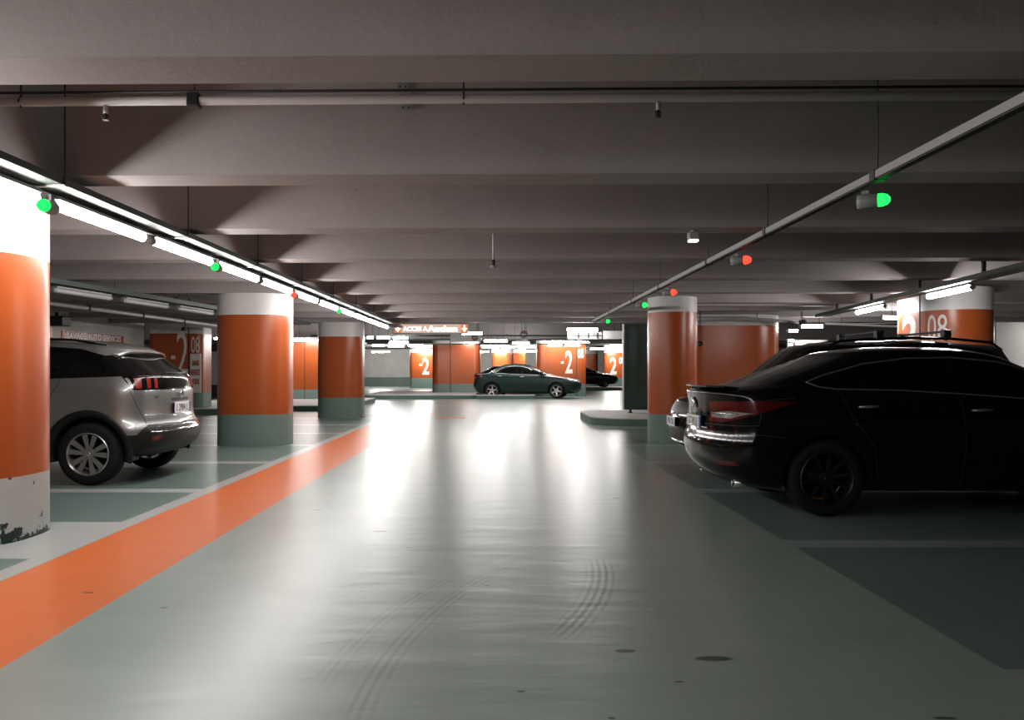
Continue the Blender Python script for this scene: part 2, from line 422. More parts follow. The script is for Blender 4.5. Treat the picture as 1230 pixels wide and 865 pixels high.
# left column with -2 / 08 and board
text_on('level_number', '2', 1.28, .52, (-9.21, 24.5, 1.78), M['white_ink'], cL, weight=.0, width=.34)
text_on('minus_mark', '-', .10, .8, (-9.48, 24.5, 1.66), M['white_ink'], cL, width=.13)
text_on('bay_number', '08', .48, .5, (-8.83, 24.5, 2.03), M['white_ink'], cL, weight=.0, width=.24)
b = NB(); box(b, -8.97, -8.66, 24.478, 24.502, .62, 1.76); bd = obj('notice_board', b, M['white_ink'], cL, off=cL.location)
for i, s in enumerate(('SANS', 'RENDEZ', 'VOUS')):
    text_on('notice_line', s, .17, .6, (-8.815, 24.474, 1.49-.27*i), M['red_ink'], cL, weight=.03, width=(.2, .27, .2)[i])
# right big column
ang = math.radians(215)
text_on('level_number', '2', .60, .7, (6.751, 13.56, 1.86), M['white_ink'], c08, right=(0, -1, 0), normal=(-1, 0, 0), weight=.03, width=.5)
nrm = Vector((math.cos(math.radians(216)), math.sin(math.radians(216)), 0)); cc = Vector((7.30, 13.25, 0))
text_on('bay_number', '08', .40, .6, cc+nrm*.552+Vector((0, 0, 1.93)), M['white_ink'], c08, right=(-nrm.y, nrm.x, 0), normal=nrm, weight=.0, curve=.552, width=.30)
# far columns
text_on('level_number', '2', 1.12, .6, (3.62, 41.0, 1.70), M['white_ink'], cR, width=.36)
text_on('minus_mark', '-', .10, .8, (3.30, 41.0, 1.68), M['white_ink'], cR, width=.13)
text_on('bay_number', '08', .46, .5, (4.20, 41.0, 2.12), M['white_ink'], cR, width=.28)
text_on('level_number', '2', 1.25, .6, (-5.15, 61.55, 1.62), M['white_ink'], fcols[1], width=.5)
text_on('minus_mark', '-', .16, .8, (-5.52, 61.55, 1.72), M['white_ink'], fcols[1], width=.2)
text_on('level_number', '2', 1.25, .6, (8.72, 61.55, 1.65), M['white_ink'], fcols[4], width=.5)
text_on('bay_number', '08', .5, .6, (9.35, 61.55, 2.05), M['white_ink'], fcols[4], width=.4)
# signs on the left wall (wall plane x = -10.3, facing +x)
def wall_sign(name, y0, y1, z0, z1, label, cat, mfr, mbd, txt, h, width, mt, yc=None, zc=None):
    yc = yc or (y0+y1)/2; zc = zc or (z0+z1)/2
    r = thing(name, label, cat, (-10.3, (y0+y1)/2, z0))
    b = NB(); box(b, -10.3, -10.27, y0, y1, z0, z1); obj('frame', b, mfr, r, off=r.location)
    b = NB(); box(b, -10.28, -10.262, y0+.07, y1-.07, z0+.05, z1-.05); obj('panel', b, mbd, r, off=r.location)
    text_on('lettering', txt, h, 1, (-10.261, yc, zc), mt, r, right=(0, 1, 0), normal=(1, 0, 0), weight=.03, width=width)
wall_sign('wall_sign', 14.0, 18.92, 1.5, 2.42, 'white wall sign with large red-brown lettering ending in GE, at the left column', 'sign', M['wallw'], M['wallw'], 'LAVAGE', .36, 1.9, M['red_ink'], yc=17.82, zc=2.14)
wall_sign('wall_sign', 19.75, 23.0, 1.85, 2.22, 'narrow orange-framed wash sign on the white wall above the silver car', 'sign', M['orange'], M['orange'], 'LAVAGE AUTO SERVICES', .16, 2.9, M['white_ink'], zc=2.12)
b = NB(); box(b, -10.3, -10.25, 19.0, 19.28, 0.75, 2.42); tag(obj('wall_stripe', b, M['orange']), 'upright orange band on the white wall between the two wash signs', 'stripe')

# ------------------------------------------------------------------ kerbed islands
def island(outline, label, h=.18):
    b = NB(); prism(b, outline, [0, h-.025, h], [1, 0], smooth=False); 
    o = obj('kerb_island', b, [M['kerbt'], M['kerbf']]); return tag(o, label, 'kerb island')
island(stadium(5.2, 20.95, 2.95, 2.05, 1.0), 'rounded kerb island carrying the dark green panel behind the slim column')
island(stadium(-7.7, 29.8, 2.9, 3.9, .5), 'kerb island under the orange block between the second and third columns')
island(stadium(-8.88, 24.9, 1.38, 1.0, .5), 'small kerb island at the foot of the sans rendez-vous column')
island(stadium(-3.5, 41.2, 2.6, 3.7, .5), 'long kerb island with green edge left of the green saloon')
island(stadium(.45, 37.6, 1.35, .28, .2), 'narrow kerb strip in front of the rear wheel of the green saloon')
island(stadium(7.0, 56.5, 3.5, 2.2, .4), 'green-edged kerb beneath the distant black car')
island(stadium(-10.5, 36, 1.2, .5, .3), 'low kerb block far left beside the sans rendez-vous column')
# ------------------------------------------------------------------ lamps and trays
def lamp(p0, p1, label, mt='lamp', r=.036, group=None, hang=None, cat='ceiling light'):
    p0, p1 = Vector(p0), Vector(p1); c = (p0+p1)/2; d = (p1-p0).normalized(); L = (p1-p0).length
    root = thing('tube_light', label, cat, c, group=group); u, v = frame_of(d)
    if v.z < 0: v = -v
    q = L/2-.05
    b = NB(); tube(b, [-d*q, d*q], r, 8, caps=False); obj('diffuser', b, M[mt], root)
    side = Vector((d.y, -d.x, 0)).normalized()
    b = NB()
    Mx = Matrix((( side.x, d.x, 0, 0), (side.y, d.y, 0, 0), (0, 0, 1, 0), (0, 0, 0, 1)))
    box(b, -.045, .045, -q, q, r*.85, r*.85+.022, M=Mx); obj('housing', b, M['cap'], root)
    for s in (-1, 1):
        b = NB(); tube(b, [d*s*q, d*s*(q+.05)], [r*1.05, r*.75], 10); obj('end_cap', b, M['cap'], root)
    if hang:
        for s in (-.3, .3):
            b = NB(); tube(b, [d*s*L+Vector((0, 0, r)), d*s*L+Vector((0, 0, hang))], .006, 6); obj('hanger', b, M['rod'], root)
    return root
def ltray(t, y):    # left lamp line, slightly out of true with the lane
    return lerp(-2.935, -2.71, (y-4.93)/(21.7-4.93))
words = ['first', 'second', 'third', 'fourth', 'fifth', 'sixth', 'seventh', 'eighth', 'ninth', 'tenth', 'eleventh', 'twelfth', 'thirteenth', 'fourteenth', 'fifteenth', 'sixteenth', 'seventeenth']
PITCH = 1.56; Y0 = 3.89-4*PITCH
for k in range(16):
    y = Y0+PITCH*k; y1 = y+1.46; z = HC+1.105
    if y1 > 22.3: break
    lb = ('lit tube light under the left cable tray, %s from the left picture edge' % words[k-4]) if k >= 4 else 'lit tube light of the left row, behind the camera'
    lamp((ltray(0, y), y, z), (ltray(0, y1), y1, z), lb, group='tube lights under the left cable tray', hang=.083)
def parking_sensor(x, y, z, m, label, h=.05, rz=0, lm=True):
    r = thing('parking_sensor', label, 'parking sensor', (x, y, z), rz, 'parking bay sensors')
    b = NB(); lathe(b, [(.030, -.075), (.042, -.065), (.045, .02), (.040, .045)], 16, axis='y'); obj('housing', b, M['cap'], r)
    b = NB(); lathe(b, [(.038, .045), (.040, .07), (.03, .10), (.012, .115)], 16, axis='y', M=Matrix.Rotation(PI, 4, 'Z')@Matrix.Translation((0, 0.02, 0))); obj('indicator_lens', b, m, r)
    b = NB(); box(b, -.012, .012, -.02, .02, .035, h+.035); obj('bracket', b, M['cap'], r)
    return r
for y, m, lb in ((5.40, 'gled', 'green glowing sensor at the left end of the first full tube light'), (8.52, 'gled', 'green glowing sensor in the left lamp row over the silver car'),
                 (11.64, 'rled', 'red glowing sensor in the left lamp row above the second column'), (14.76, 'gled', 'small green sensor far along the left lamp row')):
    parking_sensor(ltray(0, y)+.045, y, HC+1.06, M[m], lb)
def channel(name, label, cat, x_of, z, y0, y1, wd, hgt, m, thick=.006, ladder=False, x0=None, open_top=True):
    a = Vector((x_of(y0), y0, z)); c = Vector((x_of(y1), y1, z)); d = c-a; L = d.length; rz = math.atan2(d.y, d.x)-PI/2
    r = thing(name, label, cat, a, rz); b = NB()
    box(b, -wd/2, wd/2, 0, L, 0, thick); box(b, -wd/2, -wd/2+thick, 0, L, thick, hgt); box(b, wd/2-thick, wd/2, 0, L, thick, hgt)
    obj('tray', b, m, r); return r, L
# perforated galvanised tray over the left lamps
perf = mat('perforated_tray_steel', (.05, .06, .055), .6); t = NT(perf)
brick = t.new('ShaderNodeTexBrick'); t.put(brick.inputs['Vector'], t.pos((18, 9, 1), (0, 0, PI/2))); brick.inputs['Color1'].default_value = (.012, .015, .014, 1); brick.inputs['Color2'].default_value = (.012, .015, .014, 1)
brick.inputs['Mortar'].default_value = (.055, .07, .062, 1); brick.inputs['Scale'].default_value = 1; brick.inputs['Mortar Size'].default_value = .16; brick.inputs['Brick Width'].default_value = .55; brick.inputs['Row Height'].default_value = .4
t.put(t.n['Principled BSDF'].inputs['Base Color'], brick.outputs[0])
TX = lambda y: ltray(0, y)+.072
tr, L = channel('cable_tray', 'perforated steel cable tray above the lit tube lights on the left', 'cable tray', TX, HC+1.19, -2.5, 22.7, .20, .006, perf)
b = NB(); box(b, .098, .103, 0, L, 0, .045); obj('side_rail', b, M['dgalv'], tr)  # both rails coloured dark to stand for their unlit sides
b = NB(); box(b, -.103, -.098, 0, L, 0, .045); obj('side_rail', b, M['dgalv'], tr)
b = NB()
for i in range(3): tube(b, [(-.06+i*.05, 0, .025), (-.055+i*.05, L*.5, .028), (-.06+i*.05, L, .025)], .016, 6)
obj('cable_bundle', b, M['black'], tr)
b = NB(); box(b, -.115, -.098, 0, L, -.012, .004); obj('edge_strip', b, M['dgalv'], tr)
for k in range(12):
    yy = 1.2+2.06*k+2.5
    b = NB()
    for dy, dx in ((0, .108), (.28, -.04), (.55, -.108)):
        if dy and k % 2 == 0 and False: continue
        tube(b, [(dx, yy+dy, .0), (dx, yy+dy, SLAB-HC-1.19)], .005, 6)
    obj('hanger_rod', b, M['rod'], tr)
    b = NB(); box(b, -.115, .115, yy-.02, yy+.02, -.012, 0); obj('support_bracket', b, M['cap'], tr)
# right trunking
rx = lambda y: lerp(2.15, 2.15, y)
rt = thing('cable_trunking', 'slim grey trunking hung from the ceiling over the right of the lane', 'cable trunking', (2.15, 1.0, HC+1.08))
b = NB(); box(b, -.03, .03, 0, 17.2, 0, .042); obj('duct', b, M['greyp'], rt)
b = NB(); box(b, -.022, .022, 0, 17.2, -.008, 0); obj('black_underside', b, M['black'], rt)  # black strip along the bottom of the duct
for y in (2.9, 4.68, 6.57, 8.39, 10.85, 13.0, 15.6, 18.0):
    b = NB(); tube(b, [(0, y-1, .04), (0, y-1, SLAB-HC-1.08)], .004, 6); obj('hanger_wire', b, M['rod'], rt)
    b = NB(); box(b, -.036, .036, y-1.03, y-.97, -.01, .05); obj('clip', b, M['rod'], rt)
def tsens(y, m, lb, dx=.05):
    parking_sensor(2.15+dx, y, HC+1.01, M[m], lb, h=.03, rz=math.radians(60))
tsens(4.95, 'gled', 'large green glowing sensor nearest under the right trunking'); tsens(7.6, 'rled', 'red glowing sensor nearest under the right trunking')
tsens(10.7, 'rled', 'red glowing sensor above the head of the slim right column'); tsens(12.75, 'gled', 'green glowing sensor left of the slim column head')
tsens(16.9, 'gled', 'green glowing sensor at the far end of the right trunking')
# pipe beneath the ceiling, across the lane
PY = lambda x: 4.72-.02*x
pz_ = HC+1.545
rp = thing('ceiling_pipe', 'pale pipe running across the ceiling behind the first beam', 'pipe', (0, 4.72, pz_))
b = NB(); tube(b, [(-10, .2, 0), (12, -.24, 0)], .026, 12); obj('pipe_run', b, M['whitep'], rp)
b = NB(); tube(b, [(-10, .18, .045), (12, -.26, .045)], .008, 8); obj('cable', b, M['black'], rp)  # thin black tube for the dark line above the pipe
for x in (-2.72, -1.72, -.18, 4.5):
    b = NB()
    if x == -1.72: box(b, x-.035, x+.035, -.02*x-.035, -.02*x+.035, -.04, .04, bev=.008)
    else: tube(b, [(x, -.02*x, -.03), (x, -.02*x-.03, 0), (x, -.02*x, .035), (x, -.02*x+.03, 0)], .006, 6, closed=True)
    tube(b, [(x, -.02*x, .03), (x, -.02*x, SLAB-pz_)], .006, 6)
    obj('pipe_clamp', b, M['black'], rp)
def sprinkler(x, lb):
    r = thing('sprinkler', lb, 'sprinkler', (x, PY(x), pz_-.02), group='ceiling sprinklers')
    b = NB(); lathe(b, [(.012, 0), (.014, -.045), (.010, -.05)], 12); obj('stem', b, M['whitep'], r)
    b = NB(); lathe(b, [(.006, -.05), (.012, -.06), (.006, -.075), (.018, -.085), (.018, -.089)], 12); tube(b, [(-.014, 0, -.055), (-.016, 0, -.07), (-.006, 0, -.086)], .003, 6); tube(b, [(.014, 0, -.055), (.016, 0, -.07), (.006, 0, -.086)], .003, 6); obj('head', b, M['black'], r)
sprinkler(-2.23, 'sprinkler head on the pale pipe at the left of the picture'); sprinkler(.92, 'sprinkler head hanging right of the picture centre')
# perforated brackets left on the beam face
def bracket(x, z, wd, h, lb):
    r = thing('perforated_bracket', lb, 'bracket', (x, 5.405-.017*x, z)); b = NB()
    box(b, -wd/2, wd/2, -.05, .0, 0, .004); box(b, -wd/2, wd/2, -.004, .0, -h, 0); obj('plate', b, M['galv'], r)
    b = NB()
    for i in range(2):
        for j in range(3): lathe(b, [(.006, -.0055), (.006, -.001)], 10, axis='y', M=Matrix.Translation((-wd/4+i*wd/2, 0, -h*(j+.5)/3)))
    obj('hole', b, M['black'], r)
bracket(-.60, HC+1.90, .07, .10, 'upper perforated steel bracket on the second beam'); bracket(-.58, HC+1.80, .08, .10, 'lower perforated steel bracket on the second beam')
# pendant sprinkler and spot
r = thing('pendant_sprinkler', 'sprinkler on a thin drop pipe hanging at the centre of the ceiling', 'sprinkler', (0, 8.6, SLAB)); r.location.x = -.02
b = NB(); lathe(b, [(.012, 0), (.012, -.82)], 12); obj('drop_pipe', b, M['whitep'], r)
b = NB(); lathe(b, [(.018, -.80), (.018, -.85)], 12); obj('fitting', b, M['black'], r)
b = NB(); lathe(b, [(.012, -.85), (.038, -.868), (.038, -.875), (.01, -.885)], 14); obj('head', b, M['greyp'], r)
r = thing('ceiling_spot', 'small white box lamp fixed beneath the third beam at the right', 'spot lamp', (1.83, 7.7, SOF))
b = NB(); box(b, -.05, .05, -.045, .045, -.085, -.015, bev=.015); obj('body', b, M['greyp'], r)
b = NB(); box(b, -.045, .045, -.04, .04, -.105, -.084, bev=.008); obj('lens', b, emis('spot_lens', (1, 1, 1), .7), r)
b = NB(); lathe(b, [(.02, -.02), (.03, 0)], 12); obj('mount', b, M['greyp'], r)
# upper-left dark tray with unlit battens, and pipe
lx = lambda y: -6.06+(y-10.85)*.1206
tr2, L2 = channel('cable_tray', 'dark cable tray with unlit battens over the silver car', 'cable tray', lx, HC+1.17, 6.5, 21, .35, .07, M['dgalv'])
b = NB()
for i in range(4): tube(b, [(-.1+i*.06, 0, .03), (-.12+i*.07, L2/2, .05), (-.1+i*.06, L2, .03)], .018, 6)
obj('cable_bundle', b, M['black'], tr2)
for i, y in enumerate((9.3, 11.0, 12.8, 14.6, 16.4, 18.2)):
    b = NB(); tube(b, [(0, y-6.5, .0), (0, y-6.5, SLAB-HC-1.17)], .006, 6); obj('hanger_rod', b, M['rod'], tr2)
    if i in (3, 4): b = NB(); tube(b, [(.1, y-6.5-.15, .07), (.1, y-6.4, .2), (.1, y-6.2, .2), (.1, y-6.1, .07)], .012, 6); obj('cable_loop', b, M['black'], tr2)
for i, y in enumerate((9.4, 11.1, 12.75, 14.4, 16.1, 17.9)):
    lamp((lx(y)+.12, y, HC+1.09), (lx(y+1.35)+.12, y+1.35, HC+1.09), 'unlit grey batten light under the dark left tray, %s from the camera' % words[i], 'offd', group='unlit battens under the dark left tray', hang=.08)
px_ = lambda y: -8.0+(y-14.3)*.075
rp = thing('sprinkler_pipe', 'grey pipe running along the white wall over the silver car', 'pipe', (px_(6), 6, HC+1.22), rz=-.075)
b = NB(); tube(b, [(0, 0, 0), (0, 19, 0)], .045, 14); obj('pipe_run', b, M['whitep'], rp)
for y in (3.92, 5.98, 8.04, 10.1, 12.2, 14.2, 16.3):
    b = NB(); lathe(b, [(.05, y-.03), (.055, y-.03), (.055, y+.03), (.05, y+.03)], 14, axis='y', close=True); tube(b, [(0, y, .05), (0, y, SOF-HC-1.22)], .008, 6); obj('pipe_clamp', b, M['black'], rp)
r = thing('speaker_box', 'small dark box under the ceiling at the corner of the white wall', 'loudspeaker', (-9.9, 18.8, SOF-.12))
b = NB(); box(b, -.18, .22, -.2, .2, -.16, .06, bev=.02); obj('cabinet', b, M['black'], r)
b = NB(); box(b, -.03, .03, -.03, .03, .05, .77); obj('bracket', b, M['black'], r)

# right tray with lamps
rtx = lambda y: lerp(5.95, 6.75, (y-10)/7.0)
tr3, L3 = channel('cable_tray', 'dark cable tray with lit tubes over the black cars at the right', 'cable tray', rtx, HC+1.13, 6.5, 17.4, .22, .06, M['dgalv'])
for y in (8, 10.2, 12.2, 14.3, 16.3):
    b = NB(); box(b, -.02, .02, y-6.52, y-6.48, .0, SLAB-HC-1.13); obj('hanger_rod', b, M['rod'], tr3)
for i, (y0, y1) in enumerate(((10.55, 12.0), (13.7, 15.2))):
    lamp((rtx(y0)+.05, y0, HC+1.07), (rtx(y1)+.05, y1, HC+1.07), 'lit tube light under the right dark tray, %s from the right picture edge' % words[i], 'lampr', group='tube lights under the right cable tray', hang=.06)
lamp((8.0, 17.3, HC+1.12), (9.4, 17.6, HC+1.12), 'lit tube light hung beyond the tray, left of the lettered right column', 'lampr', hang=.8)
lamp((16.0, 23.4, HC+1.1), (17.5, 23.4, HC+1.1), 'lit tube light before the white partition wall beyond the right picture edge', 'lampf', hang=SLAB-HC-1.1)
lamp((13.9, 38.6, HC+1.25), (15.4, 38.6, HC+1.25), 'lit tube over the far white-headed column above the crossover', 'lampf', hang=SLAB-HC-1.25)
# pale duct between beams, right
b = NB(); box(b, 4.0, 7.0, 17.0, 17.25, HC+1.34, HC+1.46); tag(obj('air_duct', b, M['whitep']), 'short pale duct end under the beams above the broad rounded block', 'duct')
# white strip light/bar over the crossover roof
lamp((8.65, 21.9, HC+1.26), (10.6, 21.1, HC+1.12), 'unlit pale batten slanting above the crossover roof bars', 'offd', hang=.7)

# far lamps read from the picture: (px0, px1, py, height above eye)
FARL = [(439, 450, 405.5, 1.1), (451, 470, 405.5, 1.1), (471, 492, 405.8, 1.1), (466, 492, 411.5, 1.1), (446, 463, 414.7, 1.1), (489, 510, 414.7, 1.1), (465, 487, 416, 1.1),
        (553, 581, 400.4, 1.1), (542, 553, 407.5, 1.1), (580, 611, 409.6, 1.1), (614, 637, 412, 1.1), (578, 598, 417.2, 1.1), (600, 619, 417.2, 1.1), (621, 644, 417.2, 1.1),
        (679, 720, 396, 1.1), (657, 676, 414.5, 1.1), (677, 698, 414.5, 1.1), (731, 748, 415, 1.1), (708, 728, 419, 1.1), (729, 746, 420, 1.1),
        (945, 960, 397.5, 1.1), (945, 955, 409, 1.1), (945, 953, 414, 1.1), (960, 990, 392, 1.1)]
names_far = {}
for i, (a, b2, py, h) in enumerate(FARL):
    d = 1000*h/(446-py); x0 = (a-595)*d/1000; x1 = (b2-595)*d/1000; z = HC+h
    side = 'left of the hanging direction sign' if b2 < 470 else 'beneath the hanging direction sign' if b2 < 565 else 'above the green saloon' if b2 < 655 else 'above the distant black car' if b2 < 750 else 'beyond the broad rounded block'
    row = 'nearest' if d < 26 else 'second' if d < 31 else 'third' if d < 35 else 'fourth' if d < 39 else 'farthest'; side = side.replace('hanging ', '')
    key = (side, row); names_far[key] = names_far.get(key, 0)+1; n = names_far[key]
    ordw = {1: '', 2: ', next to the right', 3: ', third', 4: ', fourth'}[n]
    lamp((x0, d, z), (x1, d, z), 'distant tube %s, %s row%s' % (side, row, ordw), 'lampf', r=.04, group='distant tube lights', hang=SLAB-z)
# lamps on the far wall and over the far columns
for i, (a, b2, d, lb) in enumerate(((446, 469, 64, 'distant lit tube washing the far white wall'), (500, 519, 60.5, 'distant lit tube over the far column lettered -2'),
                    (590, 611, 60.5, 'distant lit tube over the far orange column behind the saloon'), (574, 588, 64, 'distant lit tube washing the far wall left of the saloon roof'), (630, 646, 62, 'distant lit tube washing the far wall at the broad lettered block'),
                    (728, 743, 60.5, 'distant lit tube over the far column beside the green panel'))):
    x0, x1 = (a-595)*d/1000, (b2-595)*d/1000; lamp((x0, d, HC+1.5), (x1, d, HC+1.5), lb, 'lampw', r=.05, hang=.45)
# lamps close to the broad lettered block and centre block, just off their faces
for x0, x1, y, lb in ((2.3, 3.7, 40.4, 'lit tube hugging the head of the broad block lettered -2, left one'), (3.8, 4.6, 40.4, 'lit tube hugging the head of the broad block lettered -2, right one'),
                      (-1.6, -.8, 41.2, 'lit tube hugging the head of the broad centre block'), (-7.6, -6.2, 31.1, 'lit tube over the block between second and third columns'),
                      (-10.0, -8.6, 29.5, 'lit tube beyond the sans rendez-vous column')):
    lamp((x0, y, HC+(1.16 if y < 35 else 1.4)), (x1, y, HC+(1.16 if y < 35 else 1.4)), lb, 'lampf', r=.04, hang=SLAB-HC-(1.16 if y < 35 else 1.4))
for i, y in enumerate((28, 31.5, 36.5, 44)):    # dark trays that carry the far rows
    b = NB(); box(b, -7 if y > 30 else -6.2, 6.5, y-.08, y+.08, HC+1.17, HC+1.22)
    for x in (-5, -2, 1, 4): tube(b, [(x, y, HC+1.22), (x, y, SLAB)], .01, 6)
    tag(obj('cable_tray', b, M['dgalv']), 'dark cross tray carrying distant tubes, %s from the camera' % words[i], 'cable tray', 'distant cross trays')

# ------------------------------------------------------------------ hanging signs
YS = 23.3
r = thing('direction_sign', 'hanging orange-beige lit direction sign with two down arrows', 'sign', (-1.78, YS, HC+1.05))
face = emis('sign_face', (.62, .42, .33), .42); red = emis('sign_face_orange', (.62, .16, .06), .5); wl = emis('sign_white', (1, .95, .9), 1.2)
b = NB(); box(b, -1.05, 1.02, 0, .12, 0, .285); obj('case', b, M['cap'], r)
b = NB(); box(b, -.86, .82, -.006, .0, .02, .265); obj('face', b, face, r)
for s, x0, x1 in ((0, -1.04, -.86), (1, .82, 1.01)):
    b = NB(); box(b, x0, x1, -.006, .0, .02, .265); obj('arrow_field', b, red, r)
    xc = (x0+x1)/2; b = NB()
    for pts in ([(xc-.02, .24), (xc+.02, .24), (xc+.02, .13), (xc-.02, .13)], [(xc-.075, .15), (xc-.045, .165), (xc+.01, .08), (xc, .045)], [(xc+.075, .15), (xc+.045, .165), (xc-.01, .08), (xc, .045)]):
        fr = [b.verts.new((x, -.012, z)) for x, z in pts]; bk = [b.verts.new((x, -.006, z)) for x, z in pts]; n = len(pts)
        b.faces.new(fr); b.faces.new(bk)
        for k in range(n): b.faces.new((fr[k], fr[(k+1) % n], bk[(k+1) % n], bk[k]))
    obj('down_arrow', b, wl, r)
text_on('lettering', 'ACCES A', .13, 1, (-1.78-.46, YS-.008, HC+1.19), wl, r, weight=.02, width=.68)
text_on('lettering', 'Auchan', .17, 1, (-1.78+.30, YS-.008, HC+1.195), wl, r, weight=.045, width=.84)
for x in (-.8, .8):
    b = NB(); tube(b, [(x, .06, .28), (x, .06, SLAB-HC-1.05)], .012, 6); obj('hanger_rod', b, M['rod'], r)
def no_entry(x, y, z, rad, parent, dark=True):
    b = NB(); lathe(b, [(rad, 0), (rad, -.02)], 28, axis='y', M=Matrix.Translation((x, y, z))); obj('no_entry_disc', b, mat('deep_red_disc', (.10, .012, .015), .4), parent, off=parent.location)
    b = NB(); box(b, x-rad*.7, x+rad*.7, y-.026, y-.02, z-rad*.16, z+rad*.16); obj('white_bar', b, M['greyp'], parent, off=parent.location)
r = thing('no_entry_board', 'white board with small red no-entry disc above the broad centre block', 'sign', (-1.0, 27.6, HC+1.0))
b = NB(); box(b, -1.5, -.47, 27.6, 27.66, HC+.98, HC+1.33); obj('board', b, M['colw'], r, off=r.location); no_entry(-.68, 27.6, HC+1.12, .11, r)
b = NB()
for x in (-1.4, -.6): tube(b, [(x, 27.63, HC+1.33), (x, 27.63, SLAB)], .012, 6)
obj('hanger_rod', b, M['rod'], r, off=r.location)
r = thing('no_entry_sign', 'dark red no-entry disc on the deep beam above the green saloon', 'sign', (1.16, 33.95, HC+1.5)); no_entry(1.16, 33.98, HC+1.5, .16, r)
b = NB(); box(b, 1.1, 1.22, 33.97, 34.0, HC+1.44, HC+1.56); obj('back_plate', b, M['black'], r, off=r.location)
r = thing('marked_sign', 'grey hanging sign board with black cut-out marks left of the green panel', 'sign', (2.25, 22.5, HC+.9))
b = NB(); box(b, 1.95, 2.88, 22.5, 22.54, HC+.87, HC+1.06); obj('board', b, M['greyp'], r, off=r.location)
b = NB(); box(b, 2.92, 3.5, 22.5, 22.56, HC+.87, HC+1.09); obj('white_board', b, M['colw'], r, off=r.location)
b = NB()
for x in (2.25, 2.52, 2.76):
    box(b, x-.025, x+.025, 22.48, 22.5, HC+.89, HC+1.04); box(b, x-.13, x+.10, 22.48, 22.5, HC+.95, HC+.975); box(b, x-.15, x-.06, 22.48, 22.5, HC+.99, HC+1.01)
obj('black_marks', b, M['black'], r, off=r.location)
b = NB()
for x in (2.05, 2.8, 3.0, 3.4): tube(b, [(x, 22.53, HC+1.05), (x, 22.53, SLAB)], .008, 6)
obj('hanger_rod', b, M['rod'], r, off=r.location)
# dark green standing panel
r = thing('display_panel', 'tall dark green double-sided panel on feet on the rounded island', 'display panel', (3.85, 21.4, .18))
b = NB(); box(b, -.55, .6, -.09, .09, .09, 2.28, bev=.01); obj('case', b, mat('dark_green_panel', (.035, .062, .055), .35, spec=.4), r)
b = NB(); box(b, -.43, .56, -.10, -.09, .16, 2.22); obj('face', b, mat('green_panel_face', (.05, .085, .072), .18, spec=.5), r)
b = NB(); box(b, -.575, -.55, -.06, .06, .09, 2.28); obj('pale_edge', b, M['colw'], r)
for x in (-.38, .42):
    b = NB(); lathe(b, [(.07, 0), (.07, .012), (.03, .02), (.03, .10)], 16, M=Matrix.Translation((x, 0, 0))); obj('foot', b, M['black'], r)
# things on the broad rounded block
r = thing('hanging_cable', 'black cable with a ball end hanging before the broad rounded block', 'cable', (4.55, 18.5, SLAB))
b = NB(); tube(b, [(0, 0, 0), (0, 0, -1.25), (0, 0, -1.30)], .012, 6); obj('cord', b, M['black'], r)
b = NB(); lathe(b, [(.01, .06), (.05, .04), (.06, 0), (.05, -.04), (.01, -.06)], 14, M=Matrix.Translation((0, 0, -1.34))); obj('ball', b, M['black'], r)
r = thing('junction_box', 'black junction box at the left of the broad rounded block', 'junction box', (4.35, 18.55, HC+.88))
b = NB(); box(b, -.07, .07, -.05, .05, -.12, .12, bev=.01); obj('case', b, M['black'], r)
b = NB(); tube(b, [(0, 0, .1), (0, 0, SLAB-HC-.88)], .01, 6); obj('conduit', b, M['black'], r)
r = thing('pipe_bundle', 'thin grey pipes curving along the head of the broad rounded block', 'pipe', (5.3, 18.8, HC+1.12)); b = NB()
for k in range(2): tube(b, [(-1.2, 0, .1*k), (.2, -.1, .05+.05*k), (1.3, -.02, .02*k), (1.7, .35, -.03*k)], .02, 8)
obj('pipe_run', b, M['greyp'], r)
b = NB()
for x in (-1, .6): tube(b, [(x, -.03, .08), (x, -.03, SLAB-HC-1.12)], .008, 6)
obj('hanger_rod', b, M['rod'], r)
def camera_dome(x, y, z, lb):
    r = thing('security_camera', lb, 'security camera', (x, y, z)); b = NB(); box(b, -.05, .05, -.12, .10, -.05, .05, bev=.015); obj('body', b, M['black'], r)
    b = NB(); lathe(b, [(.03, -.12), (.035, -.15)], 14, axis='y'); obj('lens', b, M['black'], r)
    b = NB(); tube(b, [(0, 0, .04), (0, .05, .12), (0, .05, SLAB-z)], .012, 6); obj('mount', b, M['black'], r)
camera_dome(2.93, 24.5, HC+1.45, 'black camera under the ceiling just left of the slim column head')
camera_dome(6.9, 18.7, HC+1.10, 'black camera at the right shoulder of the broad rounded block')
camera_dome(-4.55, 29, HC+.95, 'black camera right of the third left column')
camera_dome(-9.0, 24.1, HC+1.22, 'black camera in front of the head of the sans rendez-vous column')
b = NB(); box(b, -14.2, -12.9, 40, 40.1, 0, 2.5); tag(obj('metal_door', b, M['dgalv']), 'dark framed door far behind, right of the sans rendez-vous column', 'door')
b = NB(); box(b, -14.0, -13.3, 39.95, 40.0, .6, 2.2); tag(obj('door_panel', b, M['colw']), 'pale panel of the dark far door at the left', 'door')
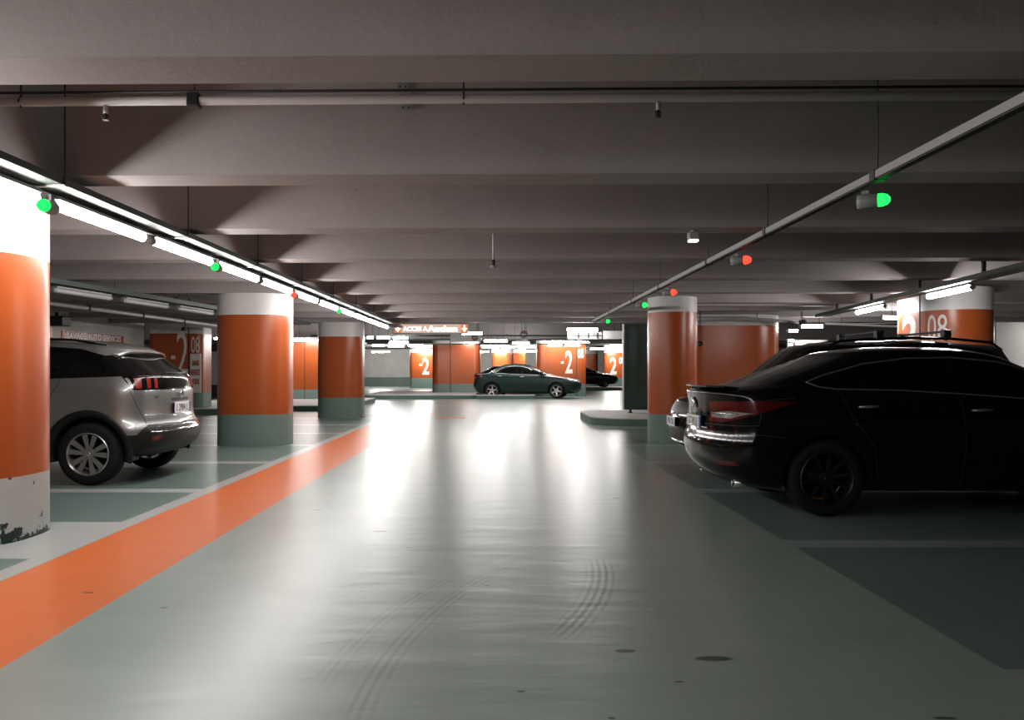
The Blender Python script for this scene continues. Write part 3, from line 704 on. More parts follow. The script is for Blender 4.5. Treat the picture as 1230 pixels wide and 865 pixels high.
# ------------------------------------------------------------------ cars
def carpaint(name, col, metal, rough, coat=1.0):
    m = mat(name, col, rough, metal=metal, coat=coat, coatr=.03); return m
M['silver'] = carpaint('silver_grey_car_paint', (.25, .25, .24), .7, .36)
M['blackpaint'] = mat('black_car_paint', (.0025, .003, .003), .10, spec=.28)
M['darkgreen'] = carpaint('dark_green_car_paint', (.006, .022, .021), .0, .35, .0); M['darkgreen'].node_tree.nodes['Principled BSDF'].inputs['Specular IOR Level'].default_value = .25
M['gloss'] = mat('gloss_black_trim', (.003, .003, .003), .12, spec=.25)
M['clad'] = mat('black_cladding', (.006, .008, .0075), .5, spec=.3)
M['chrome'] = mat('chrome', (.75, .76, .76), .12, metal=1)
M['alloy'] = mat('grey_alloy', (.42, .41, .40), .32, metal=.8)
M['alloyd'] = mat('dark_alloy', (.02, .02, .02), .4, metal=.5)
M['glass'] = glass('tinted_car_glass', (.10, .13, .12))
M['glassd'] = glass('dark_car_glass', (.035, .04, .04))
M['glassc'] = glass('windscreen_glass', (.45, .55, .50))
M['redlens'] = mat('red_lamp_lens', (.09, .004, .004), .15, spec=.5)
M['redclaw'] = mat('red_lamp_claw', (.20, .010, .008), .25, spec=.4)
M['clear'] = mat('clear_lamp_lens', (.55, .56, .55), .12, metal=.7, coat=1)
M['plate'] = mat('number_plate', (.70, .69, .66), .4)
M['plateink'] = mat('number_plate_ink', (.03, .03, .04), .5)
M['plateblue'] = mat('number_plate_blue', (.05, .08, .30), .5)
M['seat'] = mat('dark_seat_fabric', (.03, .03, .03), .85)
M['body_in'] = mat('interior_trim', (.02, .02, .02), .8)

RG = [0, .3, .55, .75, .90]
ST = [0, .06, .14, .24, .35, .46, .57, .68, .78, .87, .94, 1]
def ring_pts(r):
    xr, xf, dr, df = r['xr'], r['xf'], r.get('dr', .25), r.get('df', .35); p = r.get('p', 2.5); out = []
    fz = lambda x: interp(r['z'], x); fw = lambda x: interp(r['w'], x)
    def off(g): return 1-(1-g**p)**(1/p)
    for g in RG:
        x = xr+dr*off(g); out.append((x, g*fw(xr+dr), fz(x)+r.get('rdz', 0)*g*g))
    a, b = xr+dr, xf-df
    for t_ in ST:
        x = a+(b-a)*t_; out.append((x, fw(x), fz(x)))
    for g in RG[::-1]:
        x = xf-df*off(g); out.append((x, g*fw(xf-df), fz(x)+r.get('fdz', 0)*g*g))
    return out
def body_mesh(rings, lvl):
    b = NB(); half = [ring_pts(r) for r in rings]; n = len(half[0]); L = []
    for h in half:
        left = [b.verts.new((x, y, z)) for x, y, z in h]
        right = [left[0]]+[b.verts.new((x, -y, z)) for x, y, z in h[1:-1]]+[left[-1]]
        L.append((left, right))
    for (l0, r0), (l1, r1) in zip(L, L[1:]):
        for i in range(n-1):
            b.faces.new((l0[i], l0[i+1], l1[i+1], l1[i])); b.faces.new((r0[i+1], r0[i], r1[i], r1[i+1]))
    for l, r in (L[0], L[-1]):
        for i in range(n-1):
            q = [l[i], l[i+1]] + ([r[i+1]] if r[i+1] is not l[i+1] else []) + ([r[i]] if r[i] is not l[i] else [])
            b.faces.new(q)
    bmesh.ops.recalc_face_normals(b, faces=b.faces)
    me = bpy.data.meshes.new('tmp'); b.to_mesh(me); b.free()
    o = bpy.data.objects.new('tmp', me); COL.objects.link(o); m = o.modifiers.new('s', 'SUBSURF'); m.levels = lvl; m.render_levels = lvl
    dg = bpy.context.evaluated_depsgraph_get(); dg.update(); me2 = bpy.data.meshes.new_from_object(o.evaluated_get(dg))
    b = NB(); b.from_mesh(me2); bpy.data.objects.remove(o); bpy.data.meshes.remove(me); bpy.data.meshes.remove(me2)
    return b
def inside(pt, poly):
    x, y = pt; c = False; n = len(poly)
    for i in range(n):
        x1, y1 = poly[i]; x2, y2 = poly[i-1]
        if (y1 > y) != (y2 > y) and x < (x2-x1)*(y-y1)/(y2-y1)+x1: c = not c
    return c
class Car:
    def __init__(s, rings, lvl=3):
        s.b = body_mesh(rings, lvl); s.lay = s.b.faces.layers.int.new('tag'); s.tags = ['body']
        s.rebvh()
    def rebvh(s): s.bvh = BVHTree.FromBMesh(s.b)
    def carve(s, proj, poly, cond, name, only=None):
        """proj 'side' uses (x, z), 'end' uses (y, z), 'top' uses (x, y); cut along the outline, then name the faces inside"""
        b, lay = s.b, s.lay; ax = {'side': (0, 2), 'end': (1, 2), 'top': (0, 1)}[proj]
        if name not in s.tags: s.tags.append(name)
        ti = s.tags.index(name); oi = None if only is None else [s.tags.index(q) for q in only if q in s.tags]
        us = [p[0] for p in poly]; vs = [p[1] for p in poly]; bb = (min(us), max(us), min(vs), max(vs))
        def cand():
            r = []
            for f in b.faces:
                a = [v.co[ax[0]] for v in f.verts]
                if max(a) < bb[0] or min(a) > bb[1]: continue
                c = [v.co[ax[1]] for v in f.verts]
                if max(c) < bb[2] or min(c) > bb[3]: continue
                if oi is not None and f[lay] not in oi: continue
                if cond(f.calc_center_median()): r.append((f, min(a), max(a), min(c), max(c)))
            return r
        n = len(poly)
        for i in range(n):
            p, q = poly[i], poly[(i+1) % n]; e = .002
            x0, x1, y0, y1 = min(p[0], q[0])-e, max(p[0], q[0])+e, min(p[1], q[1])-e, max(p[1], q[1])+e
            fs = [k[0] for k in cand() if not (k[2] < x0 or k[1] > x1 or k[4] < y0 or k[3] > y1)]
            if not fs: continue
            co = Vector((0, 0, 0)); no = Vector((0, 0, 0)); co[ax[0]], co[ax[1]] = p; no[ax[0]], no[ax[1]] = q[1]-p[1], p[0]-q[0]
            if no.length < 1e-9: continue
            g = list(set(fs) | {e_ for f in fs for e_ in f.edges} | {v for f in fs for v in f.verts})
            bmesh.ops.bisect_plane(b, geom=g, plane_co=co, plane_no=no.normalized(), dist=1e-5)
        for k in cand():
            c = k[0].calc_center_median()
            if inside((c[ax[0]], c[ax[1]]), poly): k[0][lay] = ti
    def side(s, poly, name, only=None, ymin=.3): s.carve('side', poly, lambda c: abs(c.y) > ymin, name, only)
    def line(s, pts, wd=.006, name='gap', only=None, ymin=.5, proj='side', cond=None):
        for (x0, z0), (x1, z1) in zip(pts, pts[1:]):
            d = Vector((x1-x0, z1-z0)).normalized(); nx, nz = -d.y*wd/2, d.x*wd/2
            s.carve(proj, [(x0+nx, z0+nz), (x1+nx, z1+nz), (x1-nx, z1-nz), (x0-nx, z0-nz)], cond or (lambda c: abs(c.y) > ymin), name, only)
    def arch(s, x, z, r, name='delete', r2=None):
        poly = [(x+r*math.cos(2*PI*k/36), z+r*math.sin(2*PI*k/36)) for k in range(36)]
        s.carve('side', poly, lambda c: abs(c.y) > .5, name)
    def sp(s, x, z, sd, out=0):       # point on the side surface
        h = s.bvh.ray_cast(Vector((x, sd*3, z)), Vector((0, -sd, 0)))
        if h[0] is None: return Vector((x, sd*.8, z))
        return h[0]+Vector((0, sd*out, 0))
    def ep(s, y, z, front, out=0):    # point on the front or rear surface
        d = -1 if front else 1
        h = s.bvh.ray_cast(Vector((-d*9, y, z)), Vector((d, 0, 0)))
        if h[0] is None: return Vector((4.4 if front else .1, y, z))
        return h[0]-Vector((d*out, 0, 0))
    def tp(s, x, y, out=0):
        h = s.bvh.ray_cast(Vector((x, y, 4)), Vector((0, 0, -1))); return h[0]+Vector((0, 0, out)) if h[0] else Vector((x, y, 1.4))
    def emit(s, root, paint, mats):
        """write every named region as a part of its own; mats: name -> (part name, material, split sides, label)"""
        b, lay = s.b, s.lay; groups = {}
        for f in b.faces:
            nm = s.tags[f[lay]]
            if nm == 'delete': continue
            if nm == 'gap': nm2 = 'body'
            else: nm2 = nm
            sp_ = mats.get(nm2, (None, None, False))[2] if nm2 in mats else False
            key = (nm2, (1 if f.calc_center_median().y > 0 else -1) if sp_ else 0)
            groups.setdefault(key, []).append((f, nm == 'gap'))
        for (nm, sd), fs in groups.items():
            nb = NB(); vm = {}
            for f, gap in fs:
                vs = []
                for v in f.verts:
                    if v not in vm: vm[v] = nb.verts.new(v.co)
                    vs.append(vm[v])
                try: nf = nb.faces.new(vs)
                except ValueError: continue
                nf.smooth = True; nf.material_index = 1 if gap else 0
            if nm == 'body': pn, m, lb = 'body', paint, None
            else:
                mm = mats[nm]; pn, m = mm[0], mm[1]; lb = mm[3] if len(mm) > 3 else None
            o = obj(pn, nb, [m, M['seam']], root, normals=False)
            if lb: o['label'] = lb
            for p in o.data.polygons: p.use_smooth = True
        b.free()

def make_wheel(R, rr, wd, style, m):
    """returns (rim mesh object with tyre child); axis along y, outer face towards -y"""
    w2 = wd/2
    b = NB(); lathe(b, [(rr-.01, -w2+.012), (rr+.012, -w2+.002), (R-.05, -w2), (R-.018, -w2+.012), (R-.003, -w2+.04), (R, 0), (R-.003, w2-.04), (R-.018, w2-.012), (R-.05, w2), (rr, w2), (rr-.012, 0)], 56, axis='y', close=True)
    tyre = b
    b = NB(); lathe(b, [(rr+.004, -w2+.006), (rr-.006, -w2+.0), (rr-.018, -w2+.012), (rr-.022, w2-.02), (rr-.012, w2-.02), (rr-.004, 0)], 48, axis='y', close=True)
    yb = -w2+.035
    lathe(b, [(0.001, yb-.015), (.055, yb-.012), (.062, yb), (.062, yb+.05), (.001, yb+.05)], 24, axis='y')
    def spoke(a, w0, w1, twist=0):
        vs = []
        r0, r1 = .045, rr-.014
        for r_, w_, y_ in ((r0, w0, yb-.004), (r1, w1, -w2+.012)):
            for s_, dy in ((-1, .0), (1, .0), (1, .028), (-1, .028)):
                ang = a+twist*(r_-r0); k = w_/2*(1 if dy == 0 else .8)
                vs.append(b.verts.new((r_*math.cos(ang)-s_*k*math.sin(ang), y_+dy, r_*math.sin(ang)+s_*k*math.cos(ang))))
        for q in ((0, 1, 5, 4), (1, 2, 6, 5), (2, 3, 7, 6), (3, 0, 4, 7), (0, 3, 2, 1), (4, 5, 6, 7)): b.faces.new([vs[i] for i in q])
    if style == 'five': [spoke(PI/2+k*2*PI/5, .075, .055) for k in range(5)]
    elif style == 'double':
        for k in range(5):
            for s_ in (-1, 1): spoke(PI/2+k*2*PI/5+s_*.27, .034, .062)
    else: [spoke(PI/2+k*2*PI/10, .03, .028) for k in range(10)]
    rim = b
    b = NB(); lathe(b, [(.001, w2-.06), (rr*.80, w2-.06), (rr*.80, w2-.045), (.001, w2-.045)], 32, axis='y'); disc = b
    b = NB(); lathe(b, [(.001, yb-.019), (.020, yb-.018), (.024, yb-.012), (.001, yb-.01)], 16, axis='y'); capb = b
    o = obj('wheel', rim, m); 
    t_ = obj('tyre', tyre, M['rubber'], o); d_ = obj('brake_disc', disc, M['alloyd'], o); c_ = obj('hub_cap', capb, M['chrome'] if m != M['alloyd'] else M['alloyd'], o)
    for x in (o, t_): sharp(x, 50)
    return o
def add_wheels(root, R, rr, wd, style, m, xs_, yo):
    proto = make_wheel(R, rr, wd, style, m); proto.parent = root; first = True
    for x in xs_:
        for sd in (-1, 1):
            o = proto if first else copy_tree(proto, root); first = False
            o.parent = root; o.location = (x, sd*(yo-wd/2), R); o.rotation_euler = (0, .13*x, 0 if sd < 0 else PI)
def well(root, x, z, r, yo):
    for sd in (-1, 1):
        b = NB(); n = 28; prof = []
        rings = []
        for y in (yo-.004, yo-.36):
            rings.append([b.verts.new((x+r*math.cos(PI*k/n*1.16-.25), sd*y, z+r*math.sin(PI*k/n*1.16-.25))) for k in range(n+1)])
        for k in range(n): b.faces.new((rings[0][k], rings[0][k+1], rings[1][k+1], rings[1][k]))
        b.faces.new(rings[1]); obj('wheel_well', b, M['black'], root, normals=False)
def arch_trim(root, car, x, z, r0, r1, m, yo, name='wheel_arch_trim'):
    for sd in (-1, 1):
        b = NB(); n = 40; prev = None
        for k in range(n+1):
            a = math.radians(lerp(-14, 194, k/n)); row = []
            for r_, o_ in ((r0-.012, -.05), (r0, .006), (r0+(r1-r0)*.5, .014), (r1-.008, .010), (r1, -.02)):
                X_, Z_ = x+r_*math.cos(a), z+r_*math.sin(a); yv = abs(car.sp(x+r1*1.02*math.cos(a), z+r1*1.02*math.sin(a), sd).y)
                row.append(b.verts.new((X_, sd*(max(yv, yo-.05)+o_), Z_)))
            if prev:
                for i in range(4): f = b.faces.new((prev[i], prev[i+1], row[i+1], row[i])); f.smooth = True
            prev = row
        obj(name, b, m, root)
def seats(root, xs_, zs=.42, h=.62):
    for x, ys_ in xs_:
        for y in ys_:
            b = NB(); box(b, x-.25, x+.25, y-.24, y+.24, zs-.14, zs, bev=.04); o = obj('seat', b, M['seat'], root)
            b = NB(); box(b, -.07, .07, -.23, .23, 0, h, bev=.05, M=Matrix.Translation((x-.28, y, zs-.05))@Matrix.Rotation(-.28, 4, 'Y')); obj('backrest', b, M['seat'], o)
            b = NB(); box(b, -.05, .05, -.13, .13, 0, .19, bev=.04, M=Matrix.Translation((x-.28-h*.29, y, zs+h*.95-.02))@Matrix.Rotation(-.2, 4, 'Y')); obj('headrest', b, M['seat'], o)
def handle(root, car, x, z, sd, m=None, L=.17):
    p = car.sp(x, z, sd, .018); q = car.sp(x+L, z+.004, sd, .018); m_ = (p+q)/2+Vector((0, sd*.014, 0))
    b = NB(); tube(b, [car.sp(x, z, sd, -.004), p, m_, q, car.sp(x+L, z+.004, sd, -.004)], [.009, .012, .013, .012, .009], 8); obj('door_handle', b, m or M['gloss'], root)
def mirror(root, car, x, z, sd, m):
    p = car.sp(x, z, sd); b = NB(); Mx = Matrix.Translation((x, p.y+sd*.13, z+.06))
    lathe(b, [(.02, -.10), (.07, -.085), (.088, -.03), (.088, .03), (.07, .085), (.02, .10)], 20, axis='y', M=Mx@Matrix.Diagonal((.8, 1, 1, 1)))
    o = obj('side_mirror', b, m, root); b = NB(); tube(b, [p, p+Vector((0, sd*.08, .03))], .022, 8); obj('mirror_stalk', b, M['gloss'], o)
def plate(root, car, z, front, txt, w_=.52, h_=.11, out=.012, y=0):
    p = car.ep(y, z, front, out); sx = 1 if front else -1
    b = NB(); box(b, p.x-.006, p.x+.006, y-w_/2, y+w_/2, z-h_/2, z+h_/2); o = obj('number_plate', b, M['plate'], root)
    t_ = text_on('plate_characters', txt, h_*.62, 1, (p.x+sx*.0075, y, z), M['plateink'], None, right=(0, sx, 0), normal=(sx, 0, 0), weight=.0, width=w_*.72, depth=.001); t_.parent = o
    for s_ in (-1, 1):
        b = NB(); box(b, p.x-.0068, p.x+.0068, y+s_*w_/2-.018-.018*s_*0, y+s_*w_/2+.0 if s_ > 0 else y-w_/2+.036, z-h_/2+.004, z+h_/2-.004)
        k = obj('plate_band', b, M['plateblue'], o)
def strip_on(car, pts, r, seg=6, side=None, out=.004):
    b = NB(); tube(b, [car.sp(x, z, side, out) for x, z in pts], r, seg); return b
def dens(pts, n=6, closed=False):
    out = []; N = len(pts)
    for i in range(N if closed else N-1):
        a, c = pts[i], pts[(i+1) % N]
        for k in range(n): out.append((lerp(a[0], c[0], k/n), lerp(a[1], c[1], k/n)))
    if not closed: out.append(pts[-1])
    return out

# ---- silver crossover, tail to the lane, nose away to the left
root = thing('car', 'silver-grey crossover parked tail out behind the nearest left column', 'car', (-3.66, 9.96, 0), PI)
R_ = [dict(xr=.40, xf=4.1, w=.62, z=.30), dict(xr=.24, xf=4.3, w=.80, z=.27, dr=.3),
      dict(xr=.05, xf=4.42, w=.895, z=[(0, .40), (.5, .33), (4, .26)], dr=.34),
      dict(xr=.0, xf=4.46, w=.915, z=[(0, .53), (4, .45)], dr=.34, p=2.3), dict(xr=.02, xf=4.46, w=.918, z=[(0, .635), (4, .60)], dr=.34, p=2.3),
      dict(xr=.10, xf=4.43, w=.915, z=[(0, .70), (4.3, .70)], dr=.36, p=2.3), dict(xr=.10, xf=4.36, w=.905, z=[(0, .88), (4.3, .80)], dr=.36, p=2.3),
      dict(xr=.10, xf=4.28, w=.90, z=[(0, 1.03), (3.3, .97), (4.3, .88)], dr=.34, p=2.4), dict(xr=.12, xf=4.15, w=.885, z=[(0, 1.10), (3.2, 1.02), (4.2, .92)], dr=.34),
      dict(xr=.14, xf=3.25, w=.845, z=[(0, 1.19), (1.2, 1.175), (3.2, 1.06)], dr=.34, df=.5), dict(xr=.17, xf=3.2, w=.825, z=[(0, 1.215), (1.2, 1.20), (3.2, 1.08)], dr=.33, df=.5),
      dict(xr=.54, xf=2.55, w=.69, z=[(.4, 1.44), (.7, 1.495), (1.3, 1.535), (2.6, 1.49)], dr=.25, df=.4), dict(xr=.52, xf=2.45, w=.655, z=[(.4, 1.47), (.7, 1.525), (1.3, 1.575), (2.5, 1.53)], dr=.22, df=.35),
      dict(xr=.56, xf=2.35, w=.45, z=[(.4, 1.50), (.8, 1.575), (1.4, 1.62), (2.4, 1.575)], dr=.2, df=.3), dict(xr=.68, xf=2.2, w=.2, z=[(.6, 1.555), (.9, 1.60), (1.4, 1.635), (2.3, 1.595)], dr=.15, df=.25)]
c = Car(R_, 3)
WX = (.78, 3.45); WR = .345
side_all = lambda q: abs(q.y) > .3
c.side([(-.1, -.1), (5, -.1), (5, .49), (1.3, .49), (1.28, .55), (.26, .55), (.18, .66), (-.1, .66)], 'clad', ymin=0)
c.side([(.20, 1.20), (3.25, 1.10), (2.55, 1.49), (1.3, 1.525), (.95, 1.50), (.68, 1.425), (.3, 1.445)], 'pillar')
c.side([(.62, 1.225), (1.02, 1.22), (1.02, 1.48), (.94, 1.47), (.70, 1.40)], 'quarter', ['pillar'])
c.side([(1.10, 1.22), (1.93, 1.185), (1.93, 1.50), (1.10, 1.49)], 'rwin', ['pillar'])
c.side([(2.03, 1.18), (2.98, 1.13), (2.50, 1.465), (2.03, 1.495)], 'fwin', ['pillar'])
back = lambda q: q.x < .75
c.carve('end', [(-.84, 1.20), (.84, 1.20), (.70, 1.445), (-.70, 1.445)], lambda q: q.x < .62, 'pillar', ['body', 'pillar'])
c.carve('end', [(-.70, 1.225), (.70, 1.225), (.60, 1.43), (-.60, 1.43)], lambda q: q.x < .62, 'rearglass', ['pillar'])
c.carve('end', [(-.60, 1.235), (.60, 1.235), (.58, 1.40), (-.58, 1.40)], lambda q: q.x > 2.4 and q.x < 3.3, 'windshield', ['body', 'pillar'])
c.carve('end', [(-.66, 1.11), (.66, 1.11), (.60, 1.50), (-.60, 1.50)], lambda q: q.x > 2.3 and q.x < 3.4 and q.z > 1.08, 'windshield', ['body', 'pillar'])
c.side([(-.1, 1.04), (.31, 1.04), (.45, 1.195), (-.1, 1.195)], 'lightband', ['body'], ymin=0)
for sy in (-1, 1):
    for k in range(3):
        y0 = .50+k*.11; c.carve('end', [(sy*(y0+.035), 1.06), (sy*(y0+.085), 1.06), (sy*(y0+.055), 1.175), (sy*(y0), 1.175)], lambda q: q.x < .4, 'claw', ['lightband'])
    c.carve('end', [(sy*.815, 1.06), (sy*.835, 1.06), (sy*.815, 1.175), (sy*.80, 1.175)], lambda q: q.x < .5, 'claw_clear', ['lightband'])
c.carve('end', [(-.80, .575), (.80, .575), (.84, .64), (-.84, .64)], lambda q: q.x < .3, 'chromebar', ['clad'])
c.carve('end', [(-.26, .905), (.26, .905), (.27, .94), (-.27, .94)], lambda q: q.x < .3, 'recess', ['body'])
for sy in (-1, 1): c.carve('end', [(sy*.62, .48), (sy*.74, .48), (sy*.74, .53), (sy*.62, .53)], lambda q: q.x < .5, 'reflector', ['clad'])
for x in WX: c.arch(x, WR+.01, .452)
c.line([(.34, 1.03), (.31, .95), (.26, .80), (.20, .67)], only=['body'])
c.line([(1.10, 1.2), (1.12, 1.1), (1.20, .95), (1.27, .84)], only=['body']); c.line([(1.98, 1.17), (1.98, .5)], only=['body']); c.line([(3.0, 1.1), (2.95, .8), (2.95, .5)], only=['body'])
c.line([(4.2, .86), (3.9, .95), (3.2, 1.04)], only=['body'])
c.carve('end', [(-.8, .66), (-.8, .95), (.8, .95), (.8, .66)], lambda q: q.x > 4.2, 'grille', ['body'])
c.side([(3.95, .80), (4.35, .78), (4.38, .88), (3.95, .93)], 'headlight', ['body'], ymin=.45)
well(root, WX[0], WR+.01, .41, .885); well(root, WX[1], WR+.01, .41, .885)
for x in WX: arch_trim(root, c, x, WR+.01, .40, .478, M['clad'], .92)
for sd in (-1, 1):
    handle(root, c, 1.30, 1.0, sd, M['alloy']); handle(root, c, 2.05, .985, sd, M['alloy']); mirror(root, c, 2.95, 1.10, sd, M['gloss'])
    b = strip_on(c, dens([(1.35, .80), (2.4, .775), (2.95, .76)], 4), .006, side=sd, out=.001); obj('door_crease', b, M['silver'], root)
    b = NB(); tube(b, [c.tp(x, sd*.56, .03 if .8 < x < 2.3 else .0) for x in (.72, .8, 1.1, 1.5, 1.9, 2.25, 2.32)], .013, 8); obj('roof_rail', b, M['gloss'], root)
plate(root, c, .825, False, 'L 2984 L', .50, .13)
b = NB(); p0 = [c.ep(y, 1.205, False) for y in (-.3, 0, .3)]; tube(b, [p0[0]+Vector((-.015, 0, .03)), p0[1]+Vector((-.02, 0, .02)), p0[2]+Vector((-.01, 0, .03))], .011, 6); obj('rear_wiper', b, M['black'], root)
b = NB(); lathe(b, [(.001, 0), (.045, .002), (.05, .008), (.03, .014)], 20, axis='y', M=Matrix.Translation(c.ep(0, .985, False, .012))@Matrix.Rotation(PI/2, 4, 'Z')@Matrix.Rotation(0, 4, 'X')); obj('emblem', b, M['chrome'], root)
lt = text_on('model_lettering', '3008', .035, 1, c.ep(.55, .965, False, .003), M['chrome'], None, right=(0, -1, 0), normal=(-1, 0, 0), width=.16); lt.parent = root
sp_pts = [(-.60, 0), (-.3, 0), (0, 0), (.3, 0), (.60, 0)]
b = NB(); rows = []
for y in (-.66, -.5, -.25, 0, .25, .5, .66):
    xb = .44+.10*(abs(y)/.66)**2.2; zt = interp([(0, 1.515), (.5, 1.495), (.66, 1.452)], abs(y))
    rows.append([b.verts.new(v) for v in ((xb+.28, y, zt+.028), (xb, y, zt-.022), (xb+.012, y, zt-.045), (xb+.20, y, zt-.038))])
for r0_, r1_ in zip(rows, rows[1:]):
    for k in range(4): f = b.faces.new((r0_[k], r0_[(k+1) % 4], r1_[(k+1) % 4], r1_[k])); f.smooth = k == 0
b.faces.new(rows[0]); b.faces.new(rows[-1]); obj('roof_spoiler', b, M['silver'], root)
c.emit(root, M['silver'], {'clad': ('cladding', M['clad'], False, 'matt black lower cladding and bumper'), 'pillar': ('window_surround', M['gloss'], False, 'gloss black window surround'), 'quarter': ('side_window', M['glassd'], True), 'rwin': ('side_window', M['glassd'], True),
    'fwin': ('side_window', M['glassd'], True), 'rearglass': ('rear_window', M['glassd'], False), 'windshield': ('windshield', M['glass'], False), 'lightband': ('light_band', M['gloss'], False, 'gloss black band carrying the tail lamps'), 'claw': ('tail_light', M['redclaw'], True, 'three red claw-shaped lamp bars'), 'claw_clear': ('reversing_light', M['clear'], True),
    'chromebar': ('bumper_trim', M['chrome'], False, 'bright chrome bumper strip'), 'recess': ('plate_recess', M['black'], False), 'reflector': ('reflector', M['redlens'], True), 'grille': ('grille', M['black'], False), 'headlight': ('headlight', M['clear'], True)})
seats(root, [(2.3, (-.37, .37)), (1.3, (-.40, .40))], .62, .55)
add_wheels(root, WR, .232, .225, 'double', M['alloy'], WX, .905)
bpy.context.view_layer.update()
# ---- generic low cars
def sedan(root, paint, L=4.82, H=1.46, W=.92, fast=False, lvl=2, wheel='five', wm='alloy', wx=(.98, 3.80), WR=.33, glass_m='glassd', chrome=True, front_txt='A 724 X', rear_txt='A 724 X'):
    k = H/1.50
    if fast:
        top = [dict(xr=.40, xf=3.75, w=.815, z=[(.4, 1.135), (1, 1.085), (2, 1.035), (3.3, .985), (3.8, .985)], dr=.25, df=.6),
               dict(xr=.50, xf=3.68, w=.795, z=[(.4, 1.165), (1, 1.115), (2, 1.06), (3.3, 1.01), (3.8, 1.01)], dr=.25, df=.6),
               dict(xr=1.18, xf=2.85, w=.645, z=[(1.1, 1.365), (1.5, 1.41), (2.3, 1.405), (2.9, 1.33)], dr=.3, df=.35), dict(xr=1.22, xf=2.78, w=.60, z=[(1.1, 1.395), (1.5, 1.44), (2.3, 1.435), (2.9, 1.365)], dr=.28, df=.3),
               dict(xr=1.28, xf=2.66, w=.40, z=[(1.2, 1.42), (1.6, 1.468), (2.3, 1.463), (2.8, 1.39)], dr=.2, df=.3), dict(xr=1.4, xf=2.55, w=.2, z=[(1.3, 1.44), (1.7, 1.48), (2.3, 1.473), (2.6, 1.43)], dr=.15, df=.2)]
        tz = [(0, 1.085), (.5, 1.09), (.8, 1.05), (2, 1.0), (3.3, .945), (4.5, .74)]; lip = 1.105
    else:
        top = [dict(xr=.62, xf=3.65, w=.80, z=[(.6, 1.06), (1, 1.03), (2, 1.0), (3.7, .965)], dr=.3, df=.6), dict(xr=.70, xf=3.58, w=.785, z=[(.6, 1.085), (1, 1.055), (2, 1.025), (3.7, .99)], dr=.3, df=.6),
               dict(xr=1.25, xf=2.72, w=.62, z=[(1.2, 1.345), (1.7, 1.40), (2.2, 1.395), (2.7, 1.33)], dr=.3, df=.35), dict(xr=1.30, xf=2.65, w=.58, z=[(1.2, 1.375), (1.7, 1.435), (2.2, 1.43), (2.7, 1.365)], dr=.28, df=.3),
               dict(xr=1.35, xf=2.55, w=.40, z=[(1.2, 1.405), (1.7, 1.462), (2.2, 1.455), (2.7, 1.395)], dr=.2, df=.3), dict(xr=1.45, xf=2.45, w=.2, z=[(1.4, 1.43), (1.8, 1.475), (2.3, 1.46), (2.6, 1.42)], dr=.15, df=.2)]
        tz = [(0, 1.02), (.7, 1.03), (1.2, 1.0), (2, .97), (3.3, .94), (4.5, .84)]; lip = 1.04
    rings = [dict(xr=.5, xf=L-.5, w=.60, z=.22), dict(xr=.30, xf=L-.3, w=.80, z=.20, dr=.4, df=.5), dict(xr=.10, xf=L-.12, w=.885, z=[(0, .33), (.7, .25), (4.2, .22), (L, .24)], dr=.42, df=.6, p=2.2),
             dict(xr=.01, xf=L-.02, w=.905, z=[(0, .46), (L, .42)], dr=.42, df=.62, p=2.2), dict(xr=.0, xf=L, w=W, z=[(0, .62), (L, .55)], dr=.42, df=.62, p=2.2),
             dict(xr=.05, xf=L-.03, w=W, z=[(0, .70), (L, .62)], dr=.42, df=.62, p=2.2), dict(xr=.07, xf=L-.08, w=W-.008, z=[(0, .90), (2, .86), (3.4, .82), (L, .68 if fast else .75)], dr=.40, df=.62, p=2.2),
             dict(xr=.04, xf=L-.22, w=W-.03, z=[(0, lip-.06), (.8, 1.0), (2, .96), (3.4, .90), (L-.2, .72 if fast else .81)], dr=.40, df=.65, p=2.2),
             dict(xr=.02, xf=L-.34, w=W-.06, z=tz, dr=.38, df=.7, p=2.2, rdz=-.02)]+top
    c = Car(rings, lvl)
    gl = M[glass_m]; nz = 0 if fast else .09
    if fast:
        out = [(.84, 1.155), (1.00, 1.215), (1.37, 1.315), (1.77, 1.365), (2.17, 1.372), (2.57, 1.335), (2.9, 1.25), (3.42, 1.02), (3.3, .985), (2.79, 1.01), (2.17, 1.055), (1.64, 1.085), (1.10, 1.095), (.94, 1.115)]
        w1 = [(.90, 1.150), (1.02, 1.195), (1.30, 1.28), (1.30, 1.10), (1.10, 1.11), (.95, 1.125)]
        w2 = [(1.35, 1.295), (1.75, 1.35), (2.10, 1.358), (2.10, 1.07), (1.64, 1.095), (1.35, 1.10)]
        w3 = [(2.18, 1.358), (2.55, 1.32), (2.85, 1.24), (3.33, 1.02), (3.2, 1.005), (2.79, 1.02), (2.18, 1.062)]
    else:
        out = [(.98, 1.10), (1.25, 1.24), (1.5, 1.32), (1.9, 1.355), (2.3, 1.335), (2.6, 1.28), (3.3, 1.01), (3.1, .985), (2.4, 1.01), (1.6, 1.045), (1.1, 1.07)]
        w1 = [(1.05, 1.10), (1.25, 1.21), (1.32, 1.24), (1.32, 1.07), (1.12, 1.085)]
        w2 = [(1.37, 1.255), (1.52, 1.30), (1.9, 1.335), (2.0, 1.335), (2.0, 1.045), (1.37, 1.07)]
        w3 = [(2.07, 1.33), (2.3, 1.315), (2.57, 1.265), (3.2, 1.015), (3.05, 1.0), (2.07, 1.04)]
    c.side(out, 'surround')
    for p_, n_ in ((w1, 'w1'), (w2, 'w2'), (w3, 'w3')): c.side(p_, n_, ['surround'])
